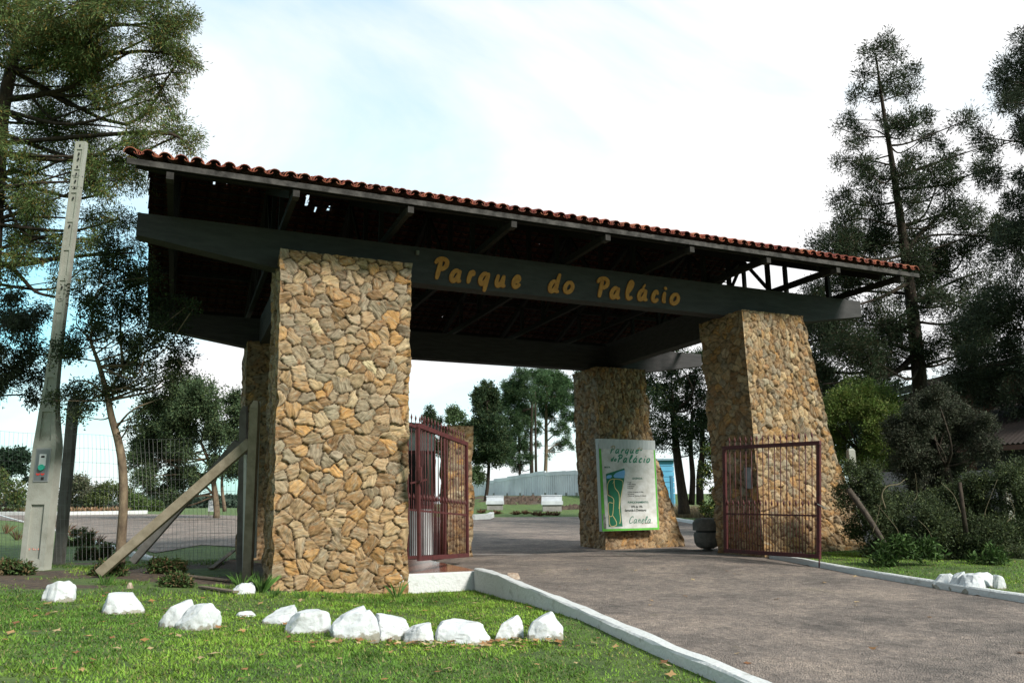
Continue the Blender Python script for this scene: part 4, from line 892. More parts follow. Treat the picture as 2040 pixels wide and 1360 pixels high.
tree('conifer_tree', 'tall dark conifer with bare reaching branches, behind the right stone pillar', 'tree', 30, [(1868, 1075, 36), (1850, 960, 32), (1838, 820, 30), (1820, 640, 24), (1800, 480, 17), (1778, 330, 11), (1760, 220, 7), (1745, 110, 3)], TA, 170000, .135, (.040, .058, .028), (.065, .055, .03), .15, 11, 'tall conifers on the right', needle=True, sub=.54, twigs=9, density=1.3, zdepth=1.0, leafw=.24,
     branches=[([(1815, 560, 0), (1760, 590, -.5), (1700, 610, -1)], 10, 3), ([(1830, 700, 0), (1780, 745, -.5), (1690, 760, -1), (1640, 765, -1)], 10, 3), ([(1800, 500, 0), (1850, 450, 0), (1900, 400, .5)], 9, 3), ([(1795, 450, 0), (1840, 430, 0), (1870, 360, .5)], 6, 2), ([(1825, 600, 0), (1900, 560, 1), (1960, 540, 1)], 8, 3)])
TB = z5([(1320, 80, 60), (1260, 280, 70), (1350, 180, 60), (1300, 430, 70), (1190, 490, 50), (1160, 620, 60), (1200, 700, 60), (1330, 700, 80), (1210, 880, 70), (1330, 930, 80), (1280, 1100, 80), (1350, 1250, 90), (1400, 300, 80), (1420, 550, 90)])
TB += [(1990, 530, 50), (2020, 600, 60), (1965, 640, 50), (2030, 700, 60), (1985, 760, 55), (2030, 450, 60), (2060, 120, 50), (2090, 300, 70), (2100, 500, 90), (2090, 700, 90), (2035, 800, 60), (1940, 730, 45)]
tree('conifer_tree', 'dense dark conifer cut off by the right edge, taller than its neighbour', 'tree', 24, [(2110, 1150, 60), (2095, 800, 50), (2085, 400, 36), (2068, 100, 16), (2060, 20, 6)], TB, 110000, .12, (.034, .048, .027), (.05, .055, .03), .25, 12, 'tall conifers on the right', needle=True, sub=.5, twigs=9, density=1.6, zdepth=.9, leafw=.22)
# leaning crown hidden behind the portico, filling between tree and pillar
tree('conifer_tree', 'dark conifers mass just right of the tapered beam end, lower than the tall tree', 'tree', 36, [(1640, 1020, 30), (1630, 860, 34), (1620, 720, 20)], [(1560, 610, 40), (1600, 650, 45), (1640, 620, 45), (1610, 730, 55), (1660, 760, 60), (1580, 780, 50), (1720, 820, 60), (1640, 850, 60), (1760, 790, 60), (1800, 850, 60), (1700, 900, 60)], 50000, .17, (.024, .038, .02), None, .2, 13, 'tall conifers on the right', needle=True, density=1.8, leafw=.3)
TL1 = [(60, 380, 44), (150, 350, 36), (20, 440, 40), (75, 520, 30), (175, 540, 28), (240, 480, 30), (110, 560, 22), (40, 40, 95), (130, 50, 95), (220, 45, 85), (300, 40, 60), (350, 70, 45), (376, 40, 26), (30, 130, 80), (120, 150, 75), (210, 120, 60), (290, 130, 55), (360, 130, 32), (385, 120, 15), (60, 225, 70), (140, 240, 50), (20, 300, 60), (230, 210, 45), (300, 200, 38), (345, 260, 42), (290, 290, 50), (375, 285, 25), (220, 300, 42), (200, 350, 42), (70, 330, 40), (120, 300, 40), (250, 380, 36), (30, 400, 48), (110, 420, 42), (180, 430, 30), (40, 470, 40), (240, 440, 34), (90, 480, 36), (140, 490, 30), (200, 490, 32), (30, 540, 30), (255, 330, 40), (160, 90, 70), (270, 90, 60), (330, 20, 45), (0, 50, 90)]
tree('cypress_tree', 'big feathery conifer overhanging the top left corner with dark curving limbs', 'tree', 16.5, [(-95, 1150, 66), (-60, 900, 56), (-35, 700, 50), (-22, 500, 44), (-8, 350, 34), (5, 220, 26), (40, 60, 16), (60, -60, 8)], TL1, 150000, .085, (.10, .145, .045), (.17, .125, .035), .2, 14, None, needle=True, sub=.56, twigs=10, density=1.3, up=.0, zdepth=1.0, droop=.05,
     branches=[([(0, 200, 0), (75, 190, 0), (150, 170, 0), (230, 120, 0), (270, 100, 0)], 14, 3), ([(80, 185, 0), (160, 190, 0), (250, 165, 0), (340, 145, 0), (392, 150, 0)], 8, 1.5), ([(60, 190, 0), (110, 240, 0), (200, 250, 0), (270, 258, 0)], 7, 2), ([(-10, 360, 0), (25, 340, 0), (60, 345, 0), (120, 320, 0)], 12, 4), ([(-10, 440, 0), (60, 415, 0), (140, 385, 0)], 9, 3),
               ([(-20, 530, 0), (60, 525, 0), (130, 513, 0), (270, 503, 0)], 13, 4), ([(-20, 510, 0), (30, 540, 0), (70, 580, 0), (112, 592, 0)], 10, 5), ([(-20, 355, 0), (20, 420, 0), (60, 470, 0), (160, 460, 0)], 8, 3)], limbw=.2, leafw=.22)
tree('willowy_tree', 'dark drooping foliage hanging at the left edge behind the utility pole', 'tree', 18.5, [(-70, 1120, 50), (-62, 900, 46), (-40, 750, 30), (-10, 640, 16)], [(20, 620, 40), (60, 650, 34), (10, 680, 45), (60, 700, 32), (30, 740, 38), (80, 750, 26), (0, 770, 34), (70, 790, 20), (40, 600, 26), (90, 620, 18), (100, 700, 18)], 15000, .10, (.045, .062, .035), None, .2, 15, None, sub=.6, twigs=8, density=1.4, up=-.6, droop=.3, leafw=.28)
# slender tree before the fence
ST = [(205, 600, 42), (250, 570, 40), (180, 660, 38), (240, 640, 44), (285, 620, 36), (300, 560, 34), (200, 540, 30), (230, 500, 30), (160, 720, 34), (215, 710, 36), (270, 690, 40), (320, 680, 38), (345, 720, 34), (300, 750, 36), (355, 760, 24), (375, 740, 16), (145, 780, 32), (190, 790, 34), (120, 800, 22), (250, 770, 30), (170, 830, 24), (290, 800, 24), (330, 790, 20), (265, 850, 18), (140, 690, 24), (245, 540, 30), (340, 640, 26), (370, 610, 20), (310, 610, 30), (265, 530, 26), (395, 615, 14), (350, 690, 26)]
tree('slender_tree', 'young small leaved tree with a thin curved trunk standing by the wire fence', 'tree', 14.2, [(240, 1100, 19), (246, 1000, 17), (244, 930, 16), (236, 880, 15), (222, 830, 13), (212, 780, 11), (195, 720, 8), (180, 680, 5)], ST, 33000, .058, (.028, .042, .018), (.055, .075, .02), .15, 16, None, bark=M_BARKP, sub=.55, twigs=9, density=1.6, zdepth=.9, limbw=.12,
     branches=[([(236, 880, 0), (250, 860, 0), (262, 830, 0)], 4, 2), ([(213, 785, 0), (245, 740, 0), (290, 700, 0)], 7, 3), ([(215, 790, 0), (175, 760, 0), (140, 760, 0)], 5, 2), ([(245, 740, 0), (240, 640, 0), (255, 560, 0)], 6, 2), ([(290, 700, 0), (330, 690, 0), (365, 735, 0)], 4, 1.5)])
# spreading tree behind the lot
SP = [(310, 830, 26), (350, 815, 30), (390, 805, 34), (430, 812, 32), (465, 815, 28), (500, 830, 26), (290, 880, 22), (330, 870, 28), (375, 850, 26), (285, 915, 20), (320, 910, 24), (300, 950, 20), (345, 950, 18), (320, 985, 14), (380, 900, 20), (425, 870, 22), (460, 870, 24), (275, 900, 14), (350, 985, 14), (400, 960, 14), (440, 930, 18), (470, 930, 20), (380, 945, 14), (296, 980, 10)]
tree('spreading_tree', 'wide spreading round crowned tree standing beyond the left gravel lot', 'tree', 48, [(432, 1018, 12), (428, 980, 11), (420, 930, 8), (400, 880, 5)], [(a, b, c*1.3) for a, b, c in SP], 100000, .17, (.06, .095, .045), (.09, .12, .05), .3, 17, None, sub=.55, density=1.6, zdepth=.9, up=.6, branches=[([(430, 990, 0), (400, 960, 0), (350, 930, 0), (310, 900, 0)], 5, 1.5), ([(428, 960, 0), (450, 900, 0), (470, 850, 0)], 5, 1.5), ([(415, 925, 0), (370, 890, 0), (330, 850, 0)], 4, 1.2), ([(448, 1018, 0), (442, 960, 0), (450, 910, 0)], 8, 3)], bark=M_BARKP)
# centre pines seen through the gate
def z7(l): return [(840+a/4.688, 720+b/4.688, c/4.688*1.25) for a, b, c in l]
tree('pine_tree', 'narrow dark pine at the left of the group behind the pale fence', 'tree', 62, [(967, 998, 8), (972, 960, 7), (974, 900, 6), (970, 800, 3)], z7([(620, 270, 70), (560, 300, 60), (680, 320, 50), (520, 360, 50), (620, 380, 80), (690, 420, 50), (560, 450, 70), (650, 500, 80), (560, 560, 70), (680, 600, 90), (520, 600, 60), (600, 680, 90), (720, 700, 80), (540, 760, 80), (650, 800, 90), (740, 820, 70), (500, 860, 70), (600, 900, 80), (700, 900, 70), (480, 700, 40), (440, 620, 30)]), 46000, .17, (.032, .058, .026), (.06, .08, .03), .25, 18, 'pines behind the pale fence', needle=True, density=1.7, leafw=.5)
tree('pine_tree', 'mid height pine with several dark trunks, middle of the group behind the pale fence', 'tree', 84, [(1060, 960, 8), (1058, 880, 7), (1060, 800, 4)], z7([(920, 150, 70), (850, 200, 70), (960, 220, 80), (800, 280, 60), (880, 300, 90), (980, 320, 80), (820, 380, 80), (900, 420, 90), (980, 450, 80), (780, 430, 50), (850, 520, 80), (950, 560, 70), (800, 600, 70), (880, 680, 80), (800, 760, 80), (900, 820, 80), (850, 900, 70), (780, 900, 60), (950, 760, 50), (980, 680, 40), (1000, 900, 50), (900, 960, 60)]), 60000, .19, (.045, .085, .04), (.07, .11, .04), .3, 19, 'pines behind the pale fence', needle=True, density=1.7, leafw=.33, branches=[([(1038, 1000, 0), (1035, 930, 0), (1033, 820, 0), (1032, 770, 0)], 7, 3), ([(1068, 960, 0), (1067, 870, 0), (1066, 780, 0)], 6, 3)])
tree('pine_tree', 'tallest pine, clear pale trunk and open lower limbs, right in its group', 'tree', 88, [(1086, 958, 8), (1088, 900, 7), (1088, 820, 6), (1090, 760, 3)], z7([(1080, 130, 80), (1180, 120, 80), (1280, 150, 80), (1340, 200, 70), (1120, 220, 90), (1240, 240, 90), (1350, 300, 80), (1100, 330, 80), (1200, 350, 90), (1300, 400, 80), (1400, 380, 50), (1120, 450, 60), (1220, 480, 60), (1350, 500, 50), (1420, 520, 40), (1300, 600, 40), (1250, 650, 40), (1350, 640, 36), (1350, 730, 40), (1390, 800, 26), (1280, 780, 36), (1220, 830, 24), (1080, 650, 36), (1060, 560, 50), (1180, 880, 22), (1080, 780, 26)]), 56000, .20, (.05, .10, .042), (.08, .135, .05), .3, 20, 'pines behind the pale fence', needle=True, density=1.7, leafw=.33, bark=M_BARKP, branches=[([(1088, 880, 0), (1110, 860, 0), (1130, 852, 0)], 3, 1), ([(1088, 900, 0), (1110, 885, 0), (1128, 888, 0)], 3, 1), ([(1088, 850, 0), (1110, 820, 0), (1128, 805, 0)], 3, 1), ([(1088, 860, 0), (1070, 840, 0), (1060, 830, 0)], 3, 1)])
tree('pine_tree', 'bushy pine showing beside the left edge of the rear sign pillar', 'tree', 70, [(1180, 990, 8), (1180, 760, 4)], z7([(1480, 150, 50), (1530, 240, 80), (1470, 320, 60), (1540, 420, 80), (1480, 500, 60), (1460, 590, 50), (1530, 620, 60), (1500, 690, 30), (1600, 300, 90), (1620, 550, 90)]), 16000, .19, (.03, .06, .028), None, .2, 21, 'pines behind the pale fence', needle=True, density=1.6, leafw=.5)
tree('pine_tree', 'small pine top showing above the guard house roof, nearer the near pillar', 'tree', 70, [(857, 960, 6), (857, 830, 3)], z7([(80, 470, 44), (50, 510, 36), (100, 520, 36), (160, 540, 30), (60, 570, 50), (130, 600, 50), (60, 700, 60), (130, 800, 70)]), 7000, .19, (.04, .065, .03), None, .2, 22, 'pines behind the pale fence', needle=True, density=1.5, leafw=.5)
tree('pine_tree', 'round topped pale pine showing just above the low stone post', 'tree', 70, [(905, 960, 6), (905, 820, 3)], z7([(300, 460, 44), (260, 500, 40), (340, 500, 40), (390, 510, 26), (290, 540, 50), (380, 580, 40), (430, 610, 40), (450, 700, 40), (330, 650, 60), (430, 800, 60), (470, 1080, 50), (540, 1100, 50), (500, 1020, 50)]), 11000, .19, (.07, .11, .045), None, .2, 23, 'pines behind the pale fence', needle=True, density=1.5, leafw=.5)
# dark trees between the two right pillars
tree('evergreen_tree', 'dense dark evergreen with three pale trunks beside the blue shed', 'tree', 40, [(1362, 1004, 22), (1356, 960, 18), (1348, 900, 16), (1340, 820, 10)], [(1300, 760, 30), (1340, 750, 34), (1380, 755, 34), (1420, 770, 30), (1300, 800, 34), (1350, 800, 36), (1400, 805, 34), (1310, 850, 30), (1355, 850, 34), (1400, 850, 32), (1325, 885, 24), (1370, 880, 26), (1410, 890, 26), (1300, 880, 16), (1420, 830, 30), (1345, 720, 30), (1390, 715, 30), (1290, 720, 26), (1440, 720, 40)], 46000, .12, (.026, .05, .02), (.085, .10, .02), .07, 24, None, sub=.5, density=1.8, branches=[([(1378, 1004, 0), (1380, 950, 0), (1376, 890, 0), (1380, 820, 0)], 13, 7), ([(1395, 1004, 0), (1394, 950, 0), (1400, 890, 0), (1396, 820, 0)], 16, 8)])
tree('leafy_sapling', 'thin broad leaved sapling hanging beside the inner face of the right pillar', 'tree', 22, [(1432, 1035, 6), (1425, 960, 5), (1415, 900, 3)], [(1410, 940, 14), (1398, 960, 8), (1418, 980, 10), (1400, 930, 10), (1408, 1010, 14), (1420, 1020, 12), (1425, 1000, 10), (1415, 900, 14)], 1900, .09, (.04, .07, .02), (.14, .15, .03), .25, 25, None, density=1.3, leafw=.5)
# bushes and thickets on the right
tree('bamboo_bush', 'fresh green feathery bush behind the concrete post right of the gateway', 'bush', 25, [(1715, 1050, 14), (1712, 900, 8)], [(1670, 800, 36), (1710, 785, 36), (1750, 785, 34), (1775, 800, 26), (1660, 840, 36), (1700, 830, 40), (1745, 830, 40), (1780, 840, 28), (1680, 880, 40), (1730, 880, 40), (1640, 830, 30), (1650, 900, 34), (1700, 930, 36), (1760, 900, 34)], 46000, .085, (.10, .15, .032), (.15, .17, .045), .3, 26, None, needle=True, density=1.8, up=.8, leafw=.4)
tree('ivy_clad_tree', 'round dark tree smothered in creeper before the house on the right', 'tree', 17.5, [(1905, 1080, 22), (1898, 1000, 20), (1885, 930, 14)], [(1830, 840, 38), (1870, 815, 38), (1910, 830, 40), (1940, 860, 32), (1800, 880, 38), (1850, 880, 44), (1900, 880, 44), (1945, 900, 30), (1820, 930, 40), (1870, 930, 44), (1915, 930, 34), (1850, 975, 30), (1890, 970, 26), (1795, 850, 26), (1955, 845, 22), (1860, 790, 24)], 80000, .055, (.045, .052, .032), (.08, .08, .055), .25, 27, None, density=2.2, sub=.5)
hx = [(1700, 985, 30), (1730, 950, 26), (1690, 940, 18), (1740, 1000, 36), (1790, 1010, 40), (1760, 1060, 40), (1830, 1040, 44), (1880, 1020, 40), (1930, 1000, 40), (1980, 1010, 40), (2030, 1000, 44), (1820, 1090, 40), (1880, 1080, 44), (1940, 1070, 44), (2000, 1070, 46), (2050, 1070, 50), (1780, 1100, 34), (1850, 1120, 24), (1910, 1120, 26), (1970, 1115, 30), (2030, 1120, 34), (1740, 1100, 22), (1960, 970, 34), (2010, 960, 34), (2050, 950, 34), (1715, 1060, 22), (1720, 1030, 24)]
tree('hedge', 'tangled dark green hedge running from the right pillar to the right edge', 'hedge', 15.2, [], hx, 110000, .055, (.05, .068, .03), (.09, .11, .04), .22, 28, None, density=2.2, sub=.6, up=.4)
for k, (a, b, c, lb) in enumerate([(1790, 1085, 30, 'low leafy plant at the hedge foot nearest the right pillar'), (1840, 1090, 24, 'low leafy plant at the hedge foot, second from the pillar'), (1975, 1110, 34, 'tall leafy plant behind the right cluster of white rocks'), (1760, 1108, 18, 'small bright plant at the very base of the right pillar')]):
    tree('leafy_plant', lb, 'plant', 13.8, [], [(a, b+6, c*.5), (a+c*.7, b+12, c*.35), (a-c*.7, b+12, c*.4), (a+c*.2, b-6, c*.25)], 650, .10, (.045, .085, .022), (.07, .12, .03), .3, 40+k, 'leafy plants along the hedge foot', density=1, sub=.7, leafw=.36, up=1.0)
# left scrub
LB = [(150, 1070, 30, 'dark fern like shrub at the right side of the utility pole foot', 16), (190, 1100, 26, 'dark green shrub between the pole and the fence brace', 15.6), (20, 1130, 26, 'weedy clump at the left edge before the pole', 14.2), (215, 1135, 20, 'spiky green weed at the lower end of the fence brace', 13.6), (330, 1130, 22, 'weedy clump under the fence beneath the big tree', 14.5), (530-180, 1160, 16, 'small weed beside the bare earth patch', 13)]
for k, (a, b, c, lb, D) in enumerate(LB):
    c *= .8; g = ground(a, b+c*.7); D = (g-CAM)@_f
    rq = random.Random(k); bl_ = [(a+rq.uniform(-1.7, 1.7)*c, b+rq.uniform(-.5, .8)*c*.9, c*rq.uniform(.10, .34)) for _ in range(20)]
    tree('wild_shrub', lb, 'shrub', D, [], bl_, 2600, .075, (.05, .085, .025), (.13, .09, .045), .3, 50+k, 'shrubs along the left fence', density=1.5, sub=.6, up=.8)
# distant left bushes and araucaria
tree('araucaria_tree', 'flat topped dark araucaria far off at the left edge', 'tree', 110, [(8, 1000, 5), (12, 940, 4), (14, 910, 3)], [(5, 905, 16, 9), (30, 905, 18, 9), (50, 912, 10, 7), (15, 925, 20, 9), (40, 935, 14, 7), (-15, 920, 22, 10), (0, 945, 16, 8), (54, 955, 4, 3)], 8000, .4, (.02, .04, .022), None, .2, 70, None, needle=True, density=1.5, zdepth=.3, leafw=.6)
for k, (bl, c, alt, lb, D) in enumerate([([(0, 960, 30), (20, 980, 24), (35, 995, 16), (-20, 980, 40)], (.07, .11, .035), (.12, .12, .04), 'yellow green rounded bush far off at the left edge', 80), ([(140, 975, 18), (165, 970, 20), (190, 985, 20), (130, 995, 20), (175, 995, 20), (160, 960, 12)], (.13, .13, .085), (.07, .09, .04), 'greyish half bare tree clump beyond the lot', 85),
                                         ([(205, 985, 18), (225, 980, 18), (245, 990, 18), (215, 968, 10), (200, 1000, 18), (255, 1000, 14)], (.07, .095, .035), (.10, .12, .04), 'green rounded tree clump beyond the lot, right of the greyish one', 85), ([(270, 1000, 14), (285, 1005, 10), (300, 1008, 8), (310, 1010, 8)], (.08, .12, .035), None, 'low bright green bush at the far end of the white kerb', 82)]):
    tree('distant_bush', lb, 'bush', D, [(bl[0][0], 1016, 3), (bl[0][0], bl[0][1], 2)], bl, 7000, .3, c, alt, .35, 72+k, 'bushes beyond the gravel lot', density=1.5)
def far_wood():
    rg = np.random.RandomState(5); V = []; Fc = []; C = []; off = 0
    P = []
    for k in range(330):
        px = rg.uniform(255, 560) if k % 3 else rg.uniform(-40, 1180); D = rg.uniform(150, 240); r = rg.uniform(5, 12); y = 1003-r*.3+rg.uniform(-4, 6)*(1 if 255 < px < 560 else .3)
        c = zat(px, y, D); P.append(c+rg.randn(60, 3)*r*D/F*np.array([.5, .5, .35]))
    P = np.concatenate(P); v, f, c = leaf_cloud(P, rg.randn(len(P), 3), 1.1, .8, jitcol((.05, .075, .055), len(P), rg, .25), rg)
    tag(objm('distant_wood', fastmesh('distant_wood', v, f, M_LEAF, False, c)), 'low belt of dark trees along the horizon', 'woodland', kind='stuff')
far_wood()

# ------------------------------------------------------------------ grass
def grass():
    rg = np.random.RandomState(3); n = 800000
    X = rg.uniform(-10, 10.5, n); Y = rg.uniform(-9.5, 6.5, n)
    v = np.stack([X, Y, 0*X], -1)-CAM; z = v@_f; px = 1020+F*(v@_r)/z; py = 680-F*(v@_u)/z
    left = (X < kerbL(Y)-.1) & (Y < 6.5) & ((Y < 1.6) | (X < -3.2)) & ~((X > -3.0) & (X < .6) & (Y > -.02)); right = (X > kerbR(Y)+.08) & (Y < .2) & (X < kerbR(Y)+4.0) & ~((X > 6.4) & (X < 9.6) & (Y > -.1))
    nn = fbm(X*.35, Y*.35, 3)+.25*vn(X*1.7, Y*1.7, 8)
    dirt = (sm((Y+.9+1.2*vn(X*1.3, Y*1.3, 51))/1.2)*sm((-1.2-X)/1) > .15+1.9*rg.rand(n)*(vn(X*1.4, Y*1.4, 31)+.55))
    thin = (nn > .18) & (rg.rand(n) < .6)
    ok = (z > 2) & (px > -60) & (px < 2100) & (py < 1420) & (left | right) & ~dirt & ~thin
    keep = rg.rand(n) < np.clip(9.5/np.maximum(z, 1), .45, 1); ok &= keep
    X = X[ok]; Y = Y[ok]; n = len(X); clump = sm((vn(X*3.1, Y*3.1, 21)+.1)/.4)
    ln = (.018+.028*rg.rand(n)+.03*clump*rg.rand(n))*np.clip(1+.6*(Y > -1.2)*(X < 0)*rg.rand(n)*1.5, 1, 2.2)
    a = rg.rand(n)*6.283; lean = .5+1.6*rg.rand(n)
    B = np.stack([X, Y, h(X, Y)-.004], -1); d = np.stack([np.cos(a)*lean, np.sin(a)*lean, np.ones(n)], -1); d /= np.linalg.norm(d, axis=1)[:, None]
    s = np.stack([-np.sin(a), np.cos(a), 0*a], -1)*(.0028+.0022*rg.rand(n))[:, None]*1.9
    T = B+d*ln[:, None]; V = np.stack([B-s, B+s, T], 1).reshape(-1, 3)
    patch = sm((fbm(X*.8, Y*.8, 41)+.3)/.6)[:, None]
    col = np.array([.105, .205, .032])*(1-patch)+np.array([.21, .34, .045])*patch; col = col*(.8+.4*sm(.5+1.5*vn(X*5, Y*5, 77))[:, None]); dry = rg.rand(n) < .10; col[dry] = [.27, .23, .10]
    col = col*(1+.22*rg.randn(n))[:, None]; col = np.clip(col, .01, .5)
    tag(objm('lawn_grass', fastmesh('lawn_grass', V, np.arange(3*n).reshape(-1, 3), M_GRASS, False, np.repeat(col, 3, 0))), 'short green mown grass of the lawns on both sides of the drive', 'grass', kind='stuff')
grass()
def fallen_leaves():
    rg = np.random.RandomState(8); n = 420
    X = rg.uniform(-6, 0, n); Y = rg.uniform(-8.3, -.4, n)
    k = rg.rand(n) < .18; X[k] = rg.uniform(0, 6, k.sum())
    # some gathered against the rocks
    for i in range(130):
        px = rg.uniform(620, 1120); g = ground(px, 1284+rg.randn()*6); X[i], Y[i] = g[0], g[1]
    ok = (X < kerbL(Y)) | (rg.rand(n) < .35); X = X[ok]; Y = Y[ok]; n = len(X)
    V = []; Fc = []; C = []
    for x, y in zip(X, Y):
        z = hs(x, y) if x < kerbL(y) else float(roadz(x, y)); z += .03 if x < kerbL(y) else .012; a = rg.rand()*6.28; L_ = rg.uniform(.025, .065); b = len(V); t1 = rg.uniform(-.4, .4)
        for q in range(8):
            an = a+q*math.pi/4; rr = L_*(1 if q % 2 == 0 else .45)*(.7+.5*rg.rand()); V.append((x+rr*math.cos(an), y+rr*math.sin(an), z+rr*t1*math.cos(an-a)+.006*rg.rand()))
        Fc.append(tuple(range(b, b+8))); C += [tuple(np.array([(.42, .26, .12), (.34, .17, .07), (.5, .36, .2), (.26, .12, .06)][rg.randint(4)])*(.8+.4*rg.rand()))]*8
    tag(objm('fallen_leaves', fastmesh('fallen_leaves', V, Fc, M_LEAF, False, C)), 'dry brown leaves scattered over the lawn and along the rocks', 'leaves', kind='stuff')
fallen_leaves()
ORD = ['first', 'second', 'third', 'fourth', 'fifth', 'sixth', 'seventh', 'eighth', 'ninth', 'tenth', 'eleventh', 'twelfth', 'thirteenth', 'fourteenth', 'fifteenth', 'sixteenth']
def tuft(name, label, px, py, hpx, wpx, n, col, seed, group=None, cat='plant', alt=None, altp=.3, D=None, wd=.02, lean=.9, par=None):
    rg = np.random.RandomState(seed); g = ground(px, py) if D is None else zat(px, py, D); D = (g-CAM)@_f; H = hpx*D/F; W = wpx*D/F/2
    if par is None: g[2] = hs(g[0], g[1]) if D < 100 else g[2]
    a = rg.rand(n)*6.283; q = rg.rand(n)**.5*W*.5; B = g+np.stack([np.cos(a)*q, np.sin(a)*q, 0*a], -1)
    ln = H*(.5+.6*rg.rand(n)); out_ = lean*rg.rand(n); dirv = np.stack([np.cos(a)*out_, np.sin(a)*out_, np.ones(n)], -1); dirv /= np.linalg.norm(dirv, axis=1)[:, None]
    s = np.stack([-np.sin(a), np.cos(a), 0*a], -1)*wd*(.6+.8*rg.rand(n))[:, None]
    M1 = B+dirv*ln[:, None]*.55; T = B+dirv*ln[:, None]; T[:, 2] -= ln*.25*out_; T += np.stack([np.cos(a), np.sin(a), 0*a], -1)*(ln*.2*out_)[:, None]
    V = np.stack([B-s*.7, B+s*.7, M1+s, T, M1-s], 1).reshape(-1, 3); o = bpy.data.objects.new(name, None)
    me = fastmesh(name, V-g, np.arange(5*n).reshape(-1, 5), M_LEAF, False, np.repeat(jitcol(col, n, rg, .25, alt, altp), 5, 0)); o = objm(name, me); o.location = [float(k) for k in g]
    return tag(o, label, cat, group)
# spiky tall grass at the pillar and fence post
for k, (a, b, hh, ww, n, lb) in enumerate([(520, 1180, 46, 30, 90, 'tall grass tuft in the corner between fence post and near pillar'), (545, 1190, 26, 30, 50, 'short grass tuft under the left corner of the near pillar'), (600, 1192, 20, 34, 50, 'short grass tuft at the near pillar base, second from the left'), (650, 1192, 16, 30, 40, 'short grass tuft at the middle of the near pillar base'), (700, 1192, 16, 30, 40, 'short grass tuft at the near pillar base right of its middle'), (790, 1193, 44, 14, 22, 'thin upright grass tuft at the right corner of the near pillar'), (480, 1172, 40, 20, 30, 'bent grass blades in front of the fence post'), (385, 1235, 26, 12, 10, 'grass blades sprouting before the blocky white rock'), (585, 1260, 22, 14, 10, 'grass blades sprouting before the flat topped white rock'), (210, 1165, 30, 30, 40, 'fern like tuft left of the brace foot')]):
    tuft('grass_tuft', lb, a, b, hh, ww, n, (.07, .15, .03), 200+k, 'grass tufts around the near pillar', alt=(.12, .22, .05), wd=.002, lean=.7)
for k, (a, b, w_) in enumerate([(959, 1022, 12), (988, 1024, 24), (1028, 1025, 16), (1046, 1024, 12), (1066, 1026, 12), (1076, 1028, 10), (1092, 1026, 16), (1108, 1027, 20)]):
    tuft('dry_plant', ['dry brown plant clump leftmost in the row along the yard edge', 'wide dry brown plant clump before the left planter', 'dry brown plant clump midway between the two planters', 'dry brown plant clump right of the midway one', 'dry brown plant clump third left of the right planter', 'small dry brown plant clump just left of the right planter', 'dry brown plant clump before the left side of the right planter', 'widest dry brown plant clump before the right planter'][k], a, b, 11, w_, 70, (.14, .075, .045), 240+k, 'dry brown plants along the yard edge', alt=(.24, .15, .09), wd=.03, lean=1.4)
for k in range(16):
    a = [10, 22, 38, 50, 140, 150, 160, 171, 182, 190, 202, 212, 222, 232, 240, 250][k]
    tuft('reddish_plant', ORD[k]+' reddish spiky plant from the left behind the far white kerb', a, 1020, 13, 11, 40, (.30, .17, .10), 260+k, 'reddish spiky plants behind the far kerb', alt=(.42, .30, .2), wd=.05, lean=.8)
for k, (a, b) in enumerate([(12, 1062), (35, 1075), (60, 1060), (110, 1050), (130, 1060), (148, 1070), (172, 1074), (190, 1085), (255, 1100)]):
    tuft('reddish_plant', ORD[k]+' clump of withered stems from the left along the narrow white kerb', a, b, 26, 22, 30, (.18, .09, .06), 290+k, 'withered stems along the near white kerb', alt=(.12, .13, .05), wd=.012, lean=.8)
o = tuft('dry_grass', 'straw coloured dry grass bed between the rear and right pillars', 1355, 1030, 26, 20, 60, (.30, .24, .15), 310, wd=.02)
bpy.data.objects.remove(o)
def dry_bed():
    rg = np.random.RandomState(9); V = []; n = 2600
    A_, B_ = ground(1320, 1028), ground(1430, 1034); u = rg.rand(n); w_ = rg.rand(n)*2.5
    dx = np.array([SY, CYW, 0]); P = A_+(B_-A_)*u[:, None]+dx*w_[:, None]; P[:, 2] = h(P[:, 0], P[:, 1]); D = ((A_-CAM)@_f); H = 28*D/F
    a = rg.rand(n)*6.28; d = np.stack([np.cos(a)*.5, np.sin(a)*.5, np.ones(n)], -1)*(H*(.4+.6*rg.rand(n)))[:, None]; s = np.stack([-np.sin(a), np.cos(a), 0*a], -1)*.02
    V = np.stack([P-s, P+s, P+d], 1).reshape(-1, 3); tag(objm('dry_grass', fastmesh('dry_grass', V, np.arange(3*n).reshape(-1, 3), M_LEAF, False, np.repeat(jitcol((.30, .23, .15), n, rg, .25), 3, 0))), 'straw coloured dry grass bed behind the rear stone pillar', 'grass', kind='stuff')
dry_bed()

# ------------------------------------------------------------------ far kerbs
def px_kerb(pts, wd, up_, name='kerb'):
    P = [ground(a, b) for a, b in pts]; return ribbon_kerb(name, [(p[0], p[1], hs(p[0], p[1])+up_) for p in P], wd, .2, drop=.3, jag=.01)
px_kerb([(-60, 1026), (60, 1026), (130, 1026), (200, 1025), (290, 1023)], .5, .28)
px_kerb([(0, 1027), (30, 1036), (70, 1047), (120, 1061), (180, 1078), (240, 1096), (310, 1117)], .14, .07)
px_kerb([(880, 1036), (945, 1036), (972, 1034), (980, 1031)], .25, .3)
px_kerb([(1330, 1034), (1350, 1038), (1390, 1045), (1440, 1054)], .16, .16)

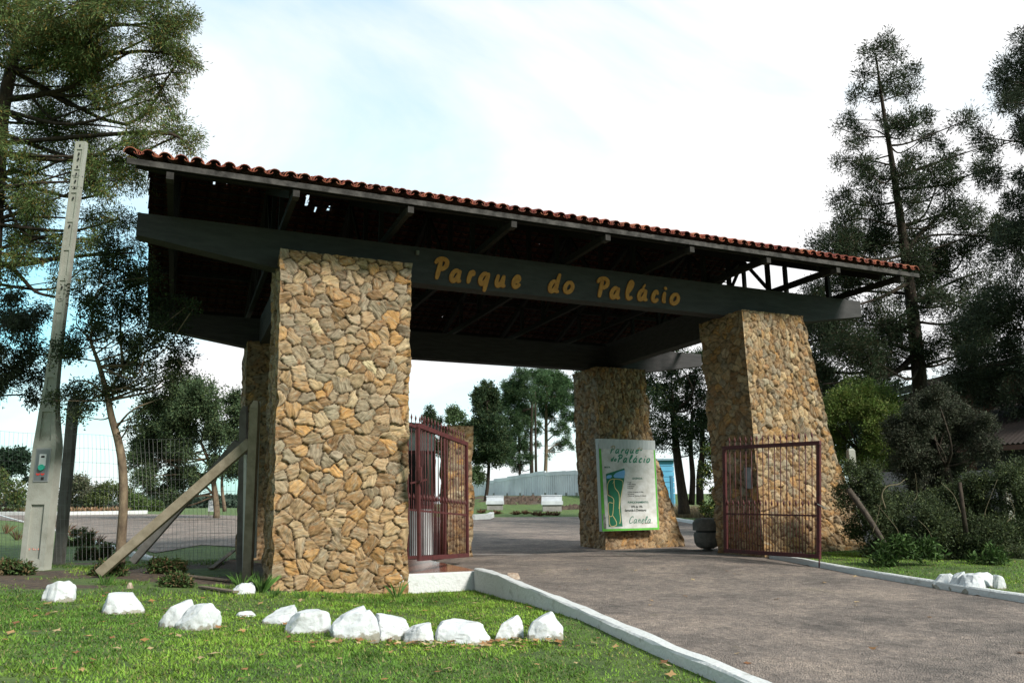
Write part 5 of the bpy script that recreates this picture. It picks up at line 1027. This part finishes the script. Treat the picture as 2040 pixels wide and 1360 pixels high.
# ------------------------------------------------------------------ pale precast fence
def precast():
    t = thing('precast_fence', 'long pale grey precast concrete fence stepping up the slope behind the planters', 'fence', ground(1000, 1010))
    mt = mat('pale_precast', (.85, .85, .88), .85, (.66, .66, .70), .35, .2, 20, ramp=(.35, .6))
    pts = [(880, 101), (905, 98), (930, 95), (958, 92), (985, 88), (1012, 84), (1038, 80), (1064, 77), (1088, 74), (1109, 72), (1130, 70), (1151, 68), (1173, 66), (1196, 64), (1230, 61)]
    top = np.interp([p[0] for p in pts], [880, 940, 1030, 1088, 1110, 1130, 1151, 1230], [975, 966, 948, 938, 939, 937.5, 936.5, 933]); 
    for i in range(len(pts)-1):
        (xa, Da), (xb, Db) = pts[i], pts[i+1]; tz = top[i+1]-1
        A = zat(xa, 1000, Da); B = zat(xb, 1000, Db); z1 = float(zat(xb, tz, Db)[2]); A = Vector((float(A[0]), float(A[1]), 0)); B = Vector((float(B[0]), float(B[1]), 0)); d = (B-A).normalized(); n = Vector((d.y, -d.x, 0)); Ln = (B-A).length
        m = MB(); k = max(4, int(Ln/.22)); zb = min(hs(A.x, A.y), hs(B.x, B.y))-.3
        for j in range(k):
            u0 = Ln*j/k; u1 = Ln*(j+1)/k-.03; dep = .0 if j % 2 else .03
            q = [A+d*u0-n*.05, A+d*u1-n*.05, A+d*u1+n*(.04+dep), A+d*u0+n*(.04+dep)]; m.hexa([p+Vector((0, 0, zb)) for p in q]+[p+Vector((0, 0, z1-.35)) for p in q])
        q = [A-n*.08, B-n*.08, B+n*.09, A+n*.09]; m.hexa([p+Vector((0, 0, z1-.35)) for p in q]+[p+Vector((0, 0, z1)) for p in q]); m.build('panel', mt, t)
        m = MB(); m.box(B.x-.14, B.x+.14, B.y-.14, B.y+.14, zb, zb+.55); m.build('footing', M_POSTC, t)
precast()
def planter(label, x0, x1, yt, yb, D):
    a = zat(x0, yb, D); b = zat(x1, yb, D); A = Vector([float(k) for k in a]); B = Vector([float(k) for k in b]); B.z = A.z = hs(a[0], a[1]); d = (B-A).normalized(); n = Vector((-d.y, d.x, 0)); W = (B-A).length; Hh = (yb-yt)*D/F
    A.z = hs(a[0], a[1]); t = thing('stone_bench', label, 'bench', A, 'pale concrete benches beyond the yard')
    P = lambda u, v, z: A+d*u+n*v+Vector((0, 0, z))
    def bx(nm, u0, u1, v0, v1, z0, z1, mt): m = MB(); m.hexa([P(u0, v0, z0), P(u1, v0, z0), P(u1, v1, z0), P(u0, v1, z0), P(u0, v0, z1), P(u1, v0, z1), P(u1, v1, z1), P(u0, v1, z1)]); m.build(nm, mt, t)
    pale = mat('bench_white', (.55, .58, .62), .7, (.42, .44, .48), 2); gr = mat('bench_grey', (.28, .27, .26), .9, (.18, .17, .165), 3)
    bx('base', .06*W, .94*W, .1, .7, -.3, Hh*.42, gr); bx('seat', 0, W, 0, .8, Hh*.42, Hh*.66, pale); bx('backrest', .02*W, .98*W, .55, .75, Hh*.66, Hh, pale); bx('cap', -.01*W, .99*W, .5, .8, Hh, Hh+.05, pale)
planter('left pale concrete bench beyond the yard, the smaller looking one', 968, 1004, 989, 1016, 52)
planter('right pale concrete bench beyond the yard, next to the dark earth heap', 1079, 1122, 987, 1018, 50)
def mound():
    rg = np.random.RandomState(4); V = []; Fc = []
    for k in range(160):
        px = rg.uniform(1118, 1175) if k % 2 else rg.uniform(1000, 1085); D = rg.uniform(52, 55) if k % 2 else rg.uniform(58, 66); g = zat(px, 1000, D); z = hs(g[0], g[1]); s = rg.uniform(.15, .45); b = len(V)
        for i in range(6): a = i*math.pi/3; V.append((g[0]+s*math.cos(a), g[1]+s*math.sin(a), z-.05))
        V.append((g[0]+rg.uniform(-.1, .1), g[1], z+s*.6))
        for i in range(6): Fc.append((b+i, b+(i+1) % 6, b+6))
    tag(objm('earth_heap', fastmesh('earth_heap', V, Fc, mat('dark_earth', (.09, .06, .045), .95, (.04, .03, .022), 4, .6, 20))), 'dark broken earth heaped around the two pale benches', 'soil', kind='stuff')
mound()
# blue shed
def shed():
    D = 55; a = zat(1290, 1006, D); b = zat(1346, 1006, D); A = Vector([float(k) for k in a]); B = Vector([float(k) for k in b]); d = (B-A).normalized(); d.z = 0; n = Vector((-d.y, d.x, 0)); W = (B-A).length; A.z = hs(a[0], a[1])-.2; zt = float(zat(1320, 916, D)[2])
    t = thing('blue_shed', 'bright blue horizontally boarded shed behind the trees, right of the rear pillar', 'shed', A)
    m = MB(); nb = 9
    for k in range(nb):
        z0 = A.z+(zt-A.z)*k/nb; z1 = A.z+(zt-A.z)*(k+1)/nb-.03; q = [A, A+d*W, A+d*W+n*3, A+n*3]; m.hexa([Vector((p.x, p.y, z0)) for p in q]+[Vector((p.x, p.y, z1)) for p in q])
    m.build('wall', mat('sky_blue_paint', (.12, .38, .58), .6, (.09, .32, .5), 1), t)
    q = [A-d*.2-n*.3, A+d*(W+.2)-n*.3, A+d*(W+.2)+n*3.2, A-d*.2+n*3.2]; m = MB(); m.hexa([Vector((p.x, p.y, zt)) for p in q]+[Vector((p.x, p.y, zt+.12)) for p in q]); m.build('roof', mat('shed_roof', (.2, .3, .36), .6), t)
    m = MB(); c = zat(1337, 950, D-.7); m.box(c[0]-.1, c[0]+.1, c[1]-.05, c[1]+.05, A.z, float(zat(1337, 948, D)[2])); m.build('corner_post', mat('shed_post', (.03, .12, .2), .6), t)
shed()
# house on the right
def house():
    t = thing('tiled_house', 'dark walled house with brown tiled eaves half hidden behind the conifers', 'house', zat(2000, 1060, 24))
    D = 23; a = zat(1955, 1000, D); b = zat(2240, 1000, D-3); A = Vector((float(a[0]), float(a[1]), -.2)); B = Vector((float(b[0]), float(b[1]), -.2)); d = (B-A).normalized(); n = Vector((-d.y, d.x, 0)); W = (B-A).length
    ze = float(zat(2000, 884, D)[2]); P = lambda u, v, z: A+d*u+n*v+Vector((0, 0, z+.2))
    m = MB(); m.hexa([P(0, 0, -.2), P(W, 0, -.2), P(W, 6, -.2), P(0, 6, -.2), P(0, 0, ze), P(W, 0, ze), P(W, 6, ze), P(0, 6, ze)]); m.build('wall', mat('dark_wall', (.05, .05, .055), .8, (.035, .035, .04), 2), t)
    rm = mat('old_roof_tile', (.03, .022, .02), .9, (.03, .022, .02), 5, .8, 10, stretch=(1, 1, 1))
    zr = ze+1.5; m = MB(); n_ = 34
    for k in range(n_):
        u0 = -.6+(W+1.2)*k/n_; u1 = -.6+(W+1.2)*(k+1)/n_; um = (u0+u1)/2; e = .05
        m.face([P(u0, -.7, ze-.1), P(um, -.7, ze-.1+e), P(um, 3, zr+e), P(u0, 3, zr)]); m.face([P(um, -.7, ze-.1+e), P(u1, -.7, ze-.1), P(u1, 3, zr), P(um, 3, zr+e)])
        m.face([P(u0, 6.7, ze-.1), P(u0, 3, zr), P(u1, 3, zr), P(u1, 6.7, ze-.1)])
    m.build('roof', rm, t)
    m = MB(); m.hexa([P(-.6, -.72, ze-.25), P(W+.6, -.72, ze-.25), P(W+.6, -.66, ze-.25), P(-.6, -.66, ze-.25), P(-.6, -.72, ze-.11), P(W+.6, -.72, ze-.11), P(W+.6, -.66, ze-.11), P(-.6, -.66, ze-.11)]); m.build('gutter', mat('gutter_brown', (.10, .05, .04), .6), t)
    c0 = (Vector([float(k) for k in zat(1935, 950, D)])-A).dot(d); m = MB(); m.hexa([P(-.7, -.3, -.2), P(.35, -.3, -.2), P(.35, -.05, -.2), P(-.7, -.05, -.2), P(-.7, -.3, 1.75), P(.35, -.3, 1.75), P(.35, -.05, 1.75), P(-.7, -.05, 1.75)]); m.build('wooden_panel', mat('brown_boards', (.13, .085, .05), .8, (.07, .045, .03), 6, stretch=(6, 6, .5)), t)
    t2 = thing('gabled_house', 'taller reddish gabled house rising behind the conifer trunk', 'house', zat(1950, 1000, 38))
    D = 38; A1, A2, A3 = zat(1845, 765, D), zat(2060, 712, D-3), zat(2060, 1000, D-3); m = MB()
    q = [zat(1856, 1030, D), zat(2100, 1030, D-3), zat(2100, 712, D-3), zat(1856, 770, D)]; bk = [p+np.array([SY, CYW, 0])*7 for p in q]
    m.hexa(bk[::-1]+q[::-1]); m.build('wall', mat('dull_red_wall', (.075, .032, .026), .85, (.045, .02, .018), 3), t2)
    m = MB(); f = np.array([SY, CYW, 0]); r = [zat(1835, 772, D), zat(2110, 702, D-3)]; up_ = np.array([0, 0, .3]); m.hexa([r[0]-f*.6, r[1]-f*.6, r[1]+f*8, r[0]+f*8, r[0]-f*.6+up_, r[1]-f*.6+up_, r[1]+f*8+up_, r[0]+f*8+up_]); m.build('roof', rm, t2)
house()
# rear wall behind the hedge
a, b = zat(1700, 1000, 20), zat(1990, 1000, 19); A = Vector((float(a[0]), float(a[1]), -.2)); B = Vector((float(b[0]), float(b[1]), -.2)); d = (B-A).normalized(); n = Vector((-d.y, d.x, 0)); zt = float(zat(1800, 940, 20)[2])
m = MB(); q = [A, B, B+n*.15, A+n*.15]; m.hexa(q+[Vector((p.x, p.y, zt)) for p in q]); o = m.build('boundary_wall', mat('bluish_grey_wall', (.09, .095, .11), .9, (.06, .063, .072), 2, .2, 20)); tag(o, 'low bluish grey wall behind the hedge on the right', 'wall')
# concrete posts and leaning log on the right
def cpost(name, label, px, ytop, D, wpx, matx, group=None):
    a = zat(px, ytop, D); gz = hs(a[0], a[1]); w_ = wpx*D/F/2; m = MB()
    P = [(-w_, -w_), (w_, -w_), (w_, w_), (-w_, w_)]; zt = a[2]
    m.hexa([(x, y, -.1) for x, y in P]+[(x, y, zt-gz-.05) for x, y in P]); b = len(m.v); m.hexa([(x, y, zt-gz-.05) for x, y in P]+[(x*.6, y*.6, zt-gz) for x, y in P])
    o = m.build(name, matx, None, bevel=.006); o.location = (float(a[0]), float(a[1]), gz); o.rotation_euler = (0, 0, -YAW); return tag(o, label, 'post', group)
cpost('concrete_post', 'pale square concrete post beside the flared right pillar above the hedge', 1694, 893, 17.5, 13, M_POSTC, 'concrete posts along the hedge'); cpost('concrete_post', 'pale square concrete post near the right edge, poking out of the hedge', 2000, 934, 16.4, 13, M_POSTC, 'concrete posts along the hedge')
m = MB(); p0 = zat(1690, 975, 15.0); p1 = zat(1768, 1092, 14.3); m.tube(list(spline([p0, (p0+p1)/2+[0, 0, .05], p1], 5)), list(np.linspace(.06, .045, 11)), 9); o = m.build('leaning_log', mat('grey_log', (.09, .07, .055), .9, (.04, .03, .025), 12, .6, 30), None, True); tag(o, 'weathered log leaning down into the hedge by the right pillar', 'log')
m = MB(); p0 = zat(1912, 960, 14.6); p1 = zat(1924, 1060, 14.4); m.tube([p0, (p0+p1)/2, p1], [.03, .035, .045], 9); o = m.build('bare_trunk', M_BARK, None, True); tag(o, 'thin bare tree trunk rising out of the hedge left of the post', 'trunk')
m = MB(); pts = [zat(x, y, 14.6) for x, y in ((1764, 1012), (1757, 985), (1768, 968), (1790, 964), (1802, 955))]; m.tube(list(spline(pts, 5)), list(np.linspace(.013, .007, 21)), 6); o = m.build('curved_branch', mat('pale_twig', (.17, .14, .09), .9), None, True); tag(o, 'pale curved dead branch caught in the hedge', 'branch')
for k in range(7):
    rg = random.Random(k+5); x = 1735+k*45+rg.uniform(-12, 12); y = rg.uniform(980, 1090); D = 14.4; pts = [zat(x, y, D), zat(x+rg.uniform(-20, 20), y-rg.uniform(10, 40), D), zat(x+rg.uniform(-40, 40), y-rg.uniform(40, 80), D-.1)]
    m = MB(); m.tube(list(spline(pts, 5)), list(np.linspace(.007, .003, 11)), 5); o = m.build('dead_twig', MATS['pale_twig'], None, True); tag(o, ORD[k]+' thin dead twig from the left sticking out of the hedge', 'twig', 'dead twigs in the hedge')

# ------------------------------------------------------------------ utility pole with meter
def pole():
    D = 14.6; bL, bR = zat(46, 1128, D), zat(94, 1128, D); tL, tR = zat(153, 284, D), zat(173, 284, D)
    t = thing('utility_pole', 'tall pale concrete utility pole with recessed faces and an electricity meter', 'pole', (bL+bR)/2)
    ex = np.array([CYW, -SY, 0]); ey = np.array([SY, CYW, 0]); zb = bL[2]-.3; zt = tL[2]
    c0 = (bL+bR)/2; c1 = (tL+tR)/2; w0 = np.linalg.norm(bR-bL)/2; w1 = np.linalg.norm(tR-tL)/2
    TY = [1128, 1000, 890, 850, 820, 770, 700, 500, 284]; TXc = [70, 83, 95, 97, 98.5, 103, 111, 135, 163]; TW = [49, 47.5, 46, 38, 33, 25, 21.5, 20.5, 19.5]
    Tz = [float(zat(110, y, D)[2]) for y in TY]; TC = np.array([zat(x, y, D) for x, y in zip(TXc, TY)])
    def C(z): return np.array([np.interp(z, Tz, TC[:, 0]), np.interp(z, Tz, TC[:, 1]), z]), np.interp(z, Tz, [w_*D/F/2 for w_ in TW])
    def P(z, u, v): c, w_ = C(z); q = c+ex*u*w_+ey*v*w_; q[2] = z; return q
    def blk(m, z0, z1, u0, u1, v0, v1): m.hexa([P(z0, u0, v0), P(z0, u1, v0), P(z0, u1, v1), P(z0, u0, v1), P(z1, u0, v0), P(z1, u1, v0), P(z1, u1, v1), P(z1, u0, v1)])
    m = MB(); zz = lambda py: float(zat(110, py, D)[2])
    zs_ = [zb]+Tz
    for za_, zc_ in zip(zs_[:-1], zs_[1:]): blk(m, za_, zc_, -1, -.55, -.5, .6); blk(m, za_, zc_, .55, 1, -.5, .6); blk(m, za_, zc_, -.545, .545, -.32, .55)
    rungs = [(1135, 1112), (1004, 950), (950, 890), (890, 878), (820, 806), (752, 742), (690, 680), (624, 612), (560, 550), (500, 492), (444, 437), (386, 380), (340, 334), (300, 284)]
    for a, b in rungs: blk(m, zz(a), zz(b), -.548, .548, -.497, -.33)
    m.build('shaft', mat('pole_concrete', (.36, .36, .325), .9, (.25, .245, .21), 3, .3, 60, ramp=(.25, .55)), t)
    hm = mat('hole_black', (.02, .02, .02), .9)
    for py in (296, 312, 322, 338, 352, 366, 380, 400, 455, 577): m = MB(); z = zz(py); blk(m, z, z+.05, -.16, .16, -.512, -.49); m.build('bolt_hole', hm, t)
    m = MB(); z0, z1 = zz(960), zz(893); blk(m, z0, z1, -.62, .66, -.56, -.498); mbx = m.build('meter_box', mat('meter_box_grey', (.25, .26, .27), .5), t, bevel=.006)
    m = MB(); blk(m, z0+.03, z1-.03, -.52, .56, -.575, -.562); m.build('window', mat('meter_window', (.16, .18, .20), .15, spec=.6), mbx)
    m = MB(); blk(m, zz(928), zz(905), -.25, .32, -.615, -.577); m.build('meter', mat('meter_face', (.58, .60, .62), .5), mbx)
    m = MB(); blk(m, zz(912), zz(908), -.1, .2, -.622, -.616); m.build('meter_display', hm, mbx)
    m = MB(); c = P(zz(931), .04, -.60); m.tube([c+ey*.02, c-ey*.03], .055, 14); m.build('meter_seal', mat('seal_green', (.03, .35, .25), .4), mbx)
    red = mat('red_paint', (.62, .05, .04), .6); pink = mat('faded_red_paint', (.62, .30, .25), .7)
    o = P(zz(946), -.42, -.60); text_mesh('painted_number', '60', .17, red, o, ex, (0, 0, 1), mbx, bold=.006)
    m = MB(); blk(m, zz(956), zz(950), .05, .3, -.585, -.576); m.build('meter_label', hm, mbx)
    o = P(zz(1094), -.5, -.335); text_mesh('painted_code', 'M.12', .15, pink, o-ey*.002, ex, (0, 0, 1), t, bold=.003)
    m = MB()
    for py in (352, 374, 597): z = zz(py); c, w_ = C(z); pts = [c+ex*math.cos(a)*w_*1.06+ey*math.sin(a)*w_*.66+np.array([0, 0, z-c[2]]) for a in np.linspace(0, 2*math.pi, 17)]; m.tube(pts, .006, 5, False)
    m.build('wire_tie', M_WIRE, t)
pole()
# ------------------------------------------------------------------ wire fence on the left
def fence():
    t = thing('wire_fence', 'sagging welded wire fence with leaning concrete posts and braces left of the gateway', 'fence', zat(300, 1130, 14.8))
    def post(pxt, pyt, pxb, pyb, D, wpx, mt, lb=None, nm='post'):
        a, b = zat(pxb, pyb, D), zat(pxt, pyt, D); w_ = wpx*D/F; b2 = b.copy(); m = MB(); a[2] -= .2; m.bar(a, b, w_, w_*.9, (SY, CYW, 0)); m.bar(b, b+(b-a)/np.linalg.norm(b-a)*.12+np.array([CYW, -SY, 0])*.02, w_, w_*.9, (SY, CYW, 0), w_*.55, w_*.5); o = m.build(nm, mt, t, bevel=.005)
        if lb: o['label'] = lb
    post(508, 812, 493, 1165, 13.4, 17, M_POSTB, 'brown square corner post touching the near pillar'); post(486, 822, 480, 1150, 14.6, 14, M_POSTD, 'darker post behind the corner post')
    post(147, 800, 118, 1120, 16.2, 17, M_POSTD, 'grey leaning post behind the utility pole')
    m = MB(); a = zat(198, 1142, 13.2); b = zat(499, 880, 13.5); m.bar(a, b, .16, .12, (SY, CYW, 0)); o = m.build('brace', M_POSTB, t, bevel=.006); o['label'] = 'long diagonal brown concrete brace'
    m = MB(); a = zat(265, 1118, 14.6); b = zat(474, 880, 14.8); m.bar(a, b, .13, .1, (SY, CYW, 0)); m.build('brace', M_POSTD, t)
    m = MB(); m.bar(zat(489, 905, 13.5), zat(486, 1150, 13.5), .05, .03, (SY, CYW, 0)); m.bar(zat(516, 800, 13.5), zat(508, 1110, 13.5), .045, .03, (SY, CYW, 0)); m.build('white_conduit', M_PAINTW, t)
    # wire mesh
    rg = random.Random(2); V = []; m = MB(); nx = 60
    def W(u, v):      # u 0..1 from left to the posts, v 0..1 upward
        px = -40+510*u; yt = np.interp(px, [-40, 130, 280, 470], [852, 866, 872, 832 if False else 870]); yb = np.interp(px, [-40, 200, 300, 470], [1118, 1120, 1112, 1120])
        D = 15.6+.5*math.sin(u*7)-.6*u; s = .004*math.sin(u*23)*(v); return zat(px+4*math.sin(v*5+u*9)*v, yb+(yt-yb)*v+3*math.sin(u*11), D)
    r = .0026
    for i in range(nx+1):
        u = i/nx; m.tube([W(u, k/6) for k in range(7)], r, 3, False)
    for j in range(10):
        v = j/9; m.tube([W(k/40, v) for k in range(41)], r*1.15, 3, False)
    m.build('wire_mesh', M_WIRE, t)
fence()
# loose timber and rubble at the fence foot
DB = [((330, 1143), (372, 1138), .05, 'short thin stick lying on the bare earth under the fence'), ((375, 1150), (455, 1160), .07, 'brown plank lying on the bare earth before the fence post'), ((400, 1172), (470, 1184), .06, 'low brown plank nearest the lawn by the fence post'), ((420, 1135), (465, 1112), .06, 'grey board propped against the rear post')]
for k, ((x0, y0), (x1, y1), w_, lb) in enumerate(DB):
    a, b = ground(x0, y0), ground(x1, y1); m = MB(); a[2] += .03; b[2] += .04+(.15 if k == 3 else 0); m.bar(a, b, w_*1.6, .03); o = m.build('wood_scrap', mat('grey_scrap', (.20, .16, .12), .9, (.10, .075, .055), 6, stretch=(4, 4, 1)), None, bevel=.004); tag(o, lb, 'plank', 'wood scraps at the fence foot')
rock('loose_stone', 'flat pale grey stone on the bare earth under the fence', 340, 364, 1133, 1146, 91, None, .8, matx=mat('grey_rubble', (.34, .31, .28), .9, (.2, .17, .14), 12, .4, 40), cat='stone')
rock('loose_stone', 'small tan stone at the grass edge near the brace foot', 248, 262, 1160, 1174, 92, None, .8, matx=MATS['pale_rubble'], cat='stone')
# small white notice by the far lot
p = ground(424, 1027); D = 52; c = zat(423, 1020, D); gz = hs(c[0], c[1]); t = thing('notice_board', 'small white handwritten notice board standing at the far side of the gravel lot', 'sign', (c[0], c[1], gz))
zt = float(zat(423, 996, D)[2]); w_ = 8.5*D/F; z0 = float(zat(423, 1018, D)[2])
ex = np.array([CYW, -SY, 0]); ey = np.array([SY, CYW, 0]); cc = np.array([c[0], c[1], 0.])
m = MB(); q = [cc-ex*w_-ey*.02, cc+ex*w_-ey*.02, cc+ex*w_+ey*.02, cc-ex*w_+ey*.02]; m.hexa([p+[0, 0, z0] for p in q]+[p+[0, 0, zt] for p in q]); m.build('board', mat('notice_white', (.62, .64, .66), .7), t)
for s in (-.8, .8): m = MB(); k = cc+ex*w_*s; m.box(k[0]-.03, k[0]+.03, k[1]+.03, k[1]+.08, gz-.1, zt-.05); m.build('leg', M_POSTD, t)
text_mesh('handwriting', 'Só', .32, mat('notice_ink', (.10, .12, .16), .7), cc-ex*w_*.6-ey*.025+[0, 0, zt-.34], ex, (0, 0, 1), t); text_mesh('handwriting', 'un', .30, MATS['notice_ink'], cc-ex*w_*.6-ey*.025+[0, 0, z0+.08], ex, (0, 0, 1), t)
# graffiti scrawl and pale notices on the right pillar
m = MB(); A = atY(1520, 935, -.0); o = np.array([A[0], -.062, A[2]-.02])
x = 0
for ch in ('u', 'o', 'y', 'a'):
    glyph(m, GL[ch], o+np.array([x, 0, 0]), (1, 0, 0), (0, 0, 1), .26, .34, .04, .006, .1); x += .155
gr_ = m.build('spray_scrawl', mat('spray_black', (.03, .03, .035), .7), GATE)
gr_.parent = GATE
m = MB(); a, b = atY(1500, 925, 0), atY(1500, 972, 0); m.box(6.545, 6.56, .10, .30, b[2], a[2]-.05); m.build('pale_notice', mat('pale_notice', (.30, .31, .33), .7, (.2, .2, .2), 8), GATE)
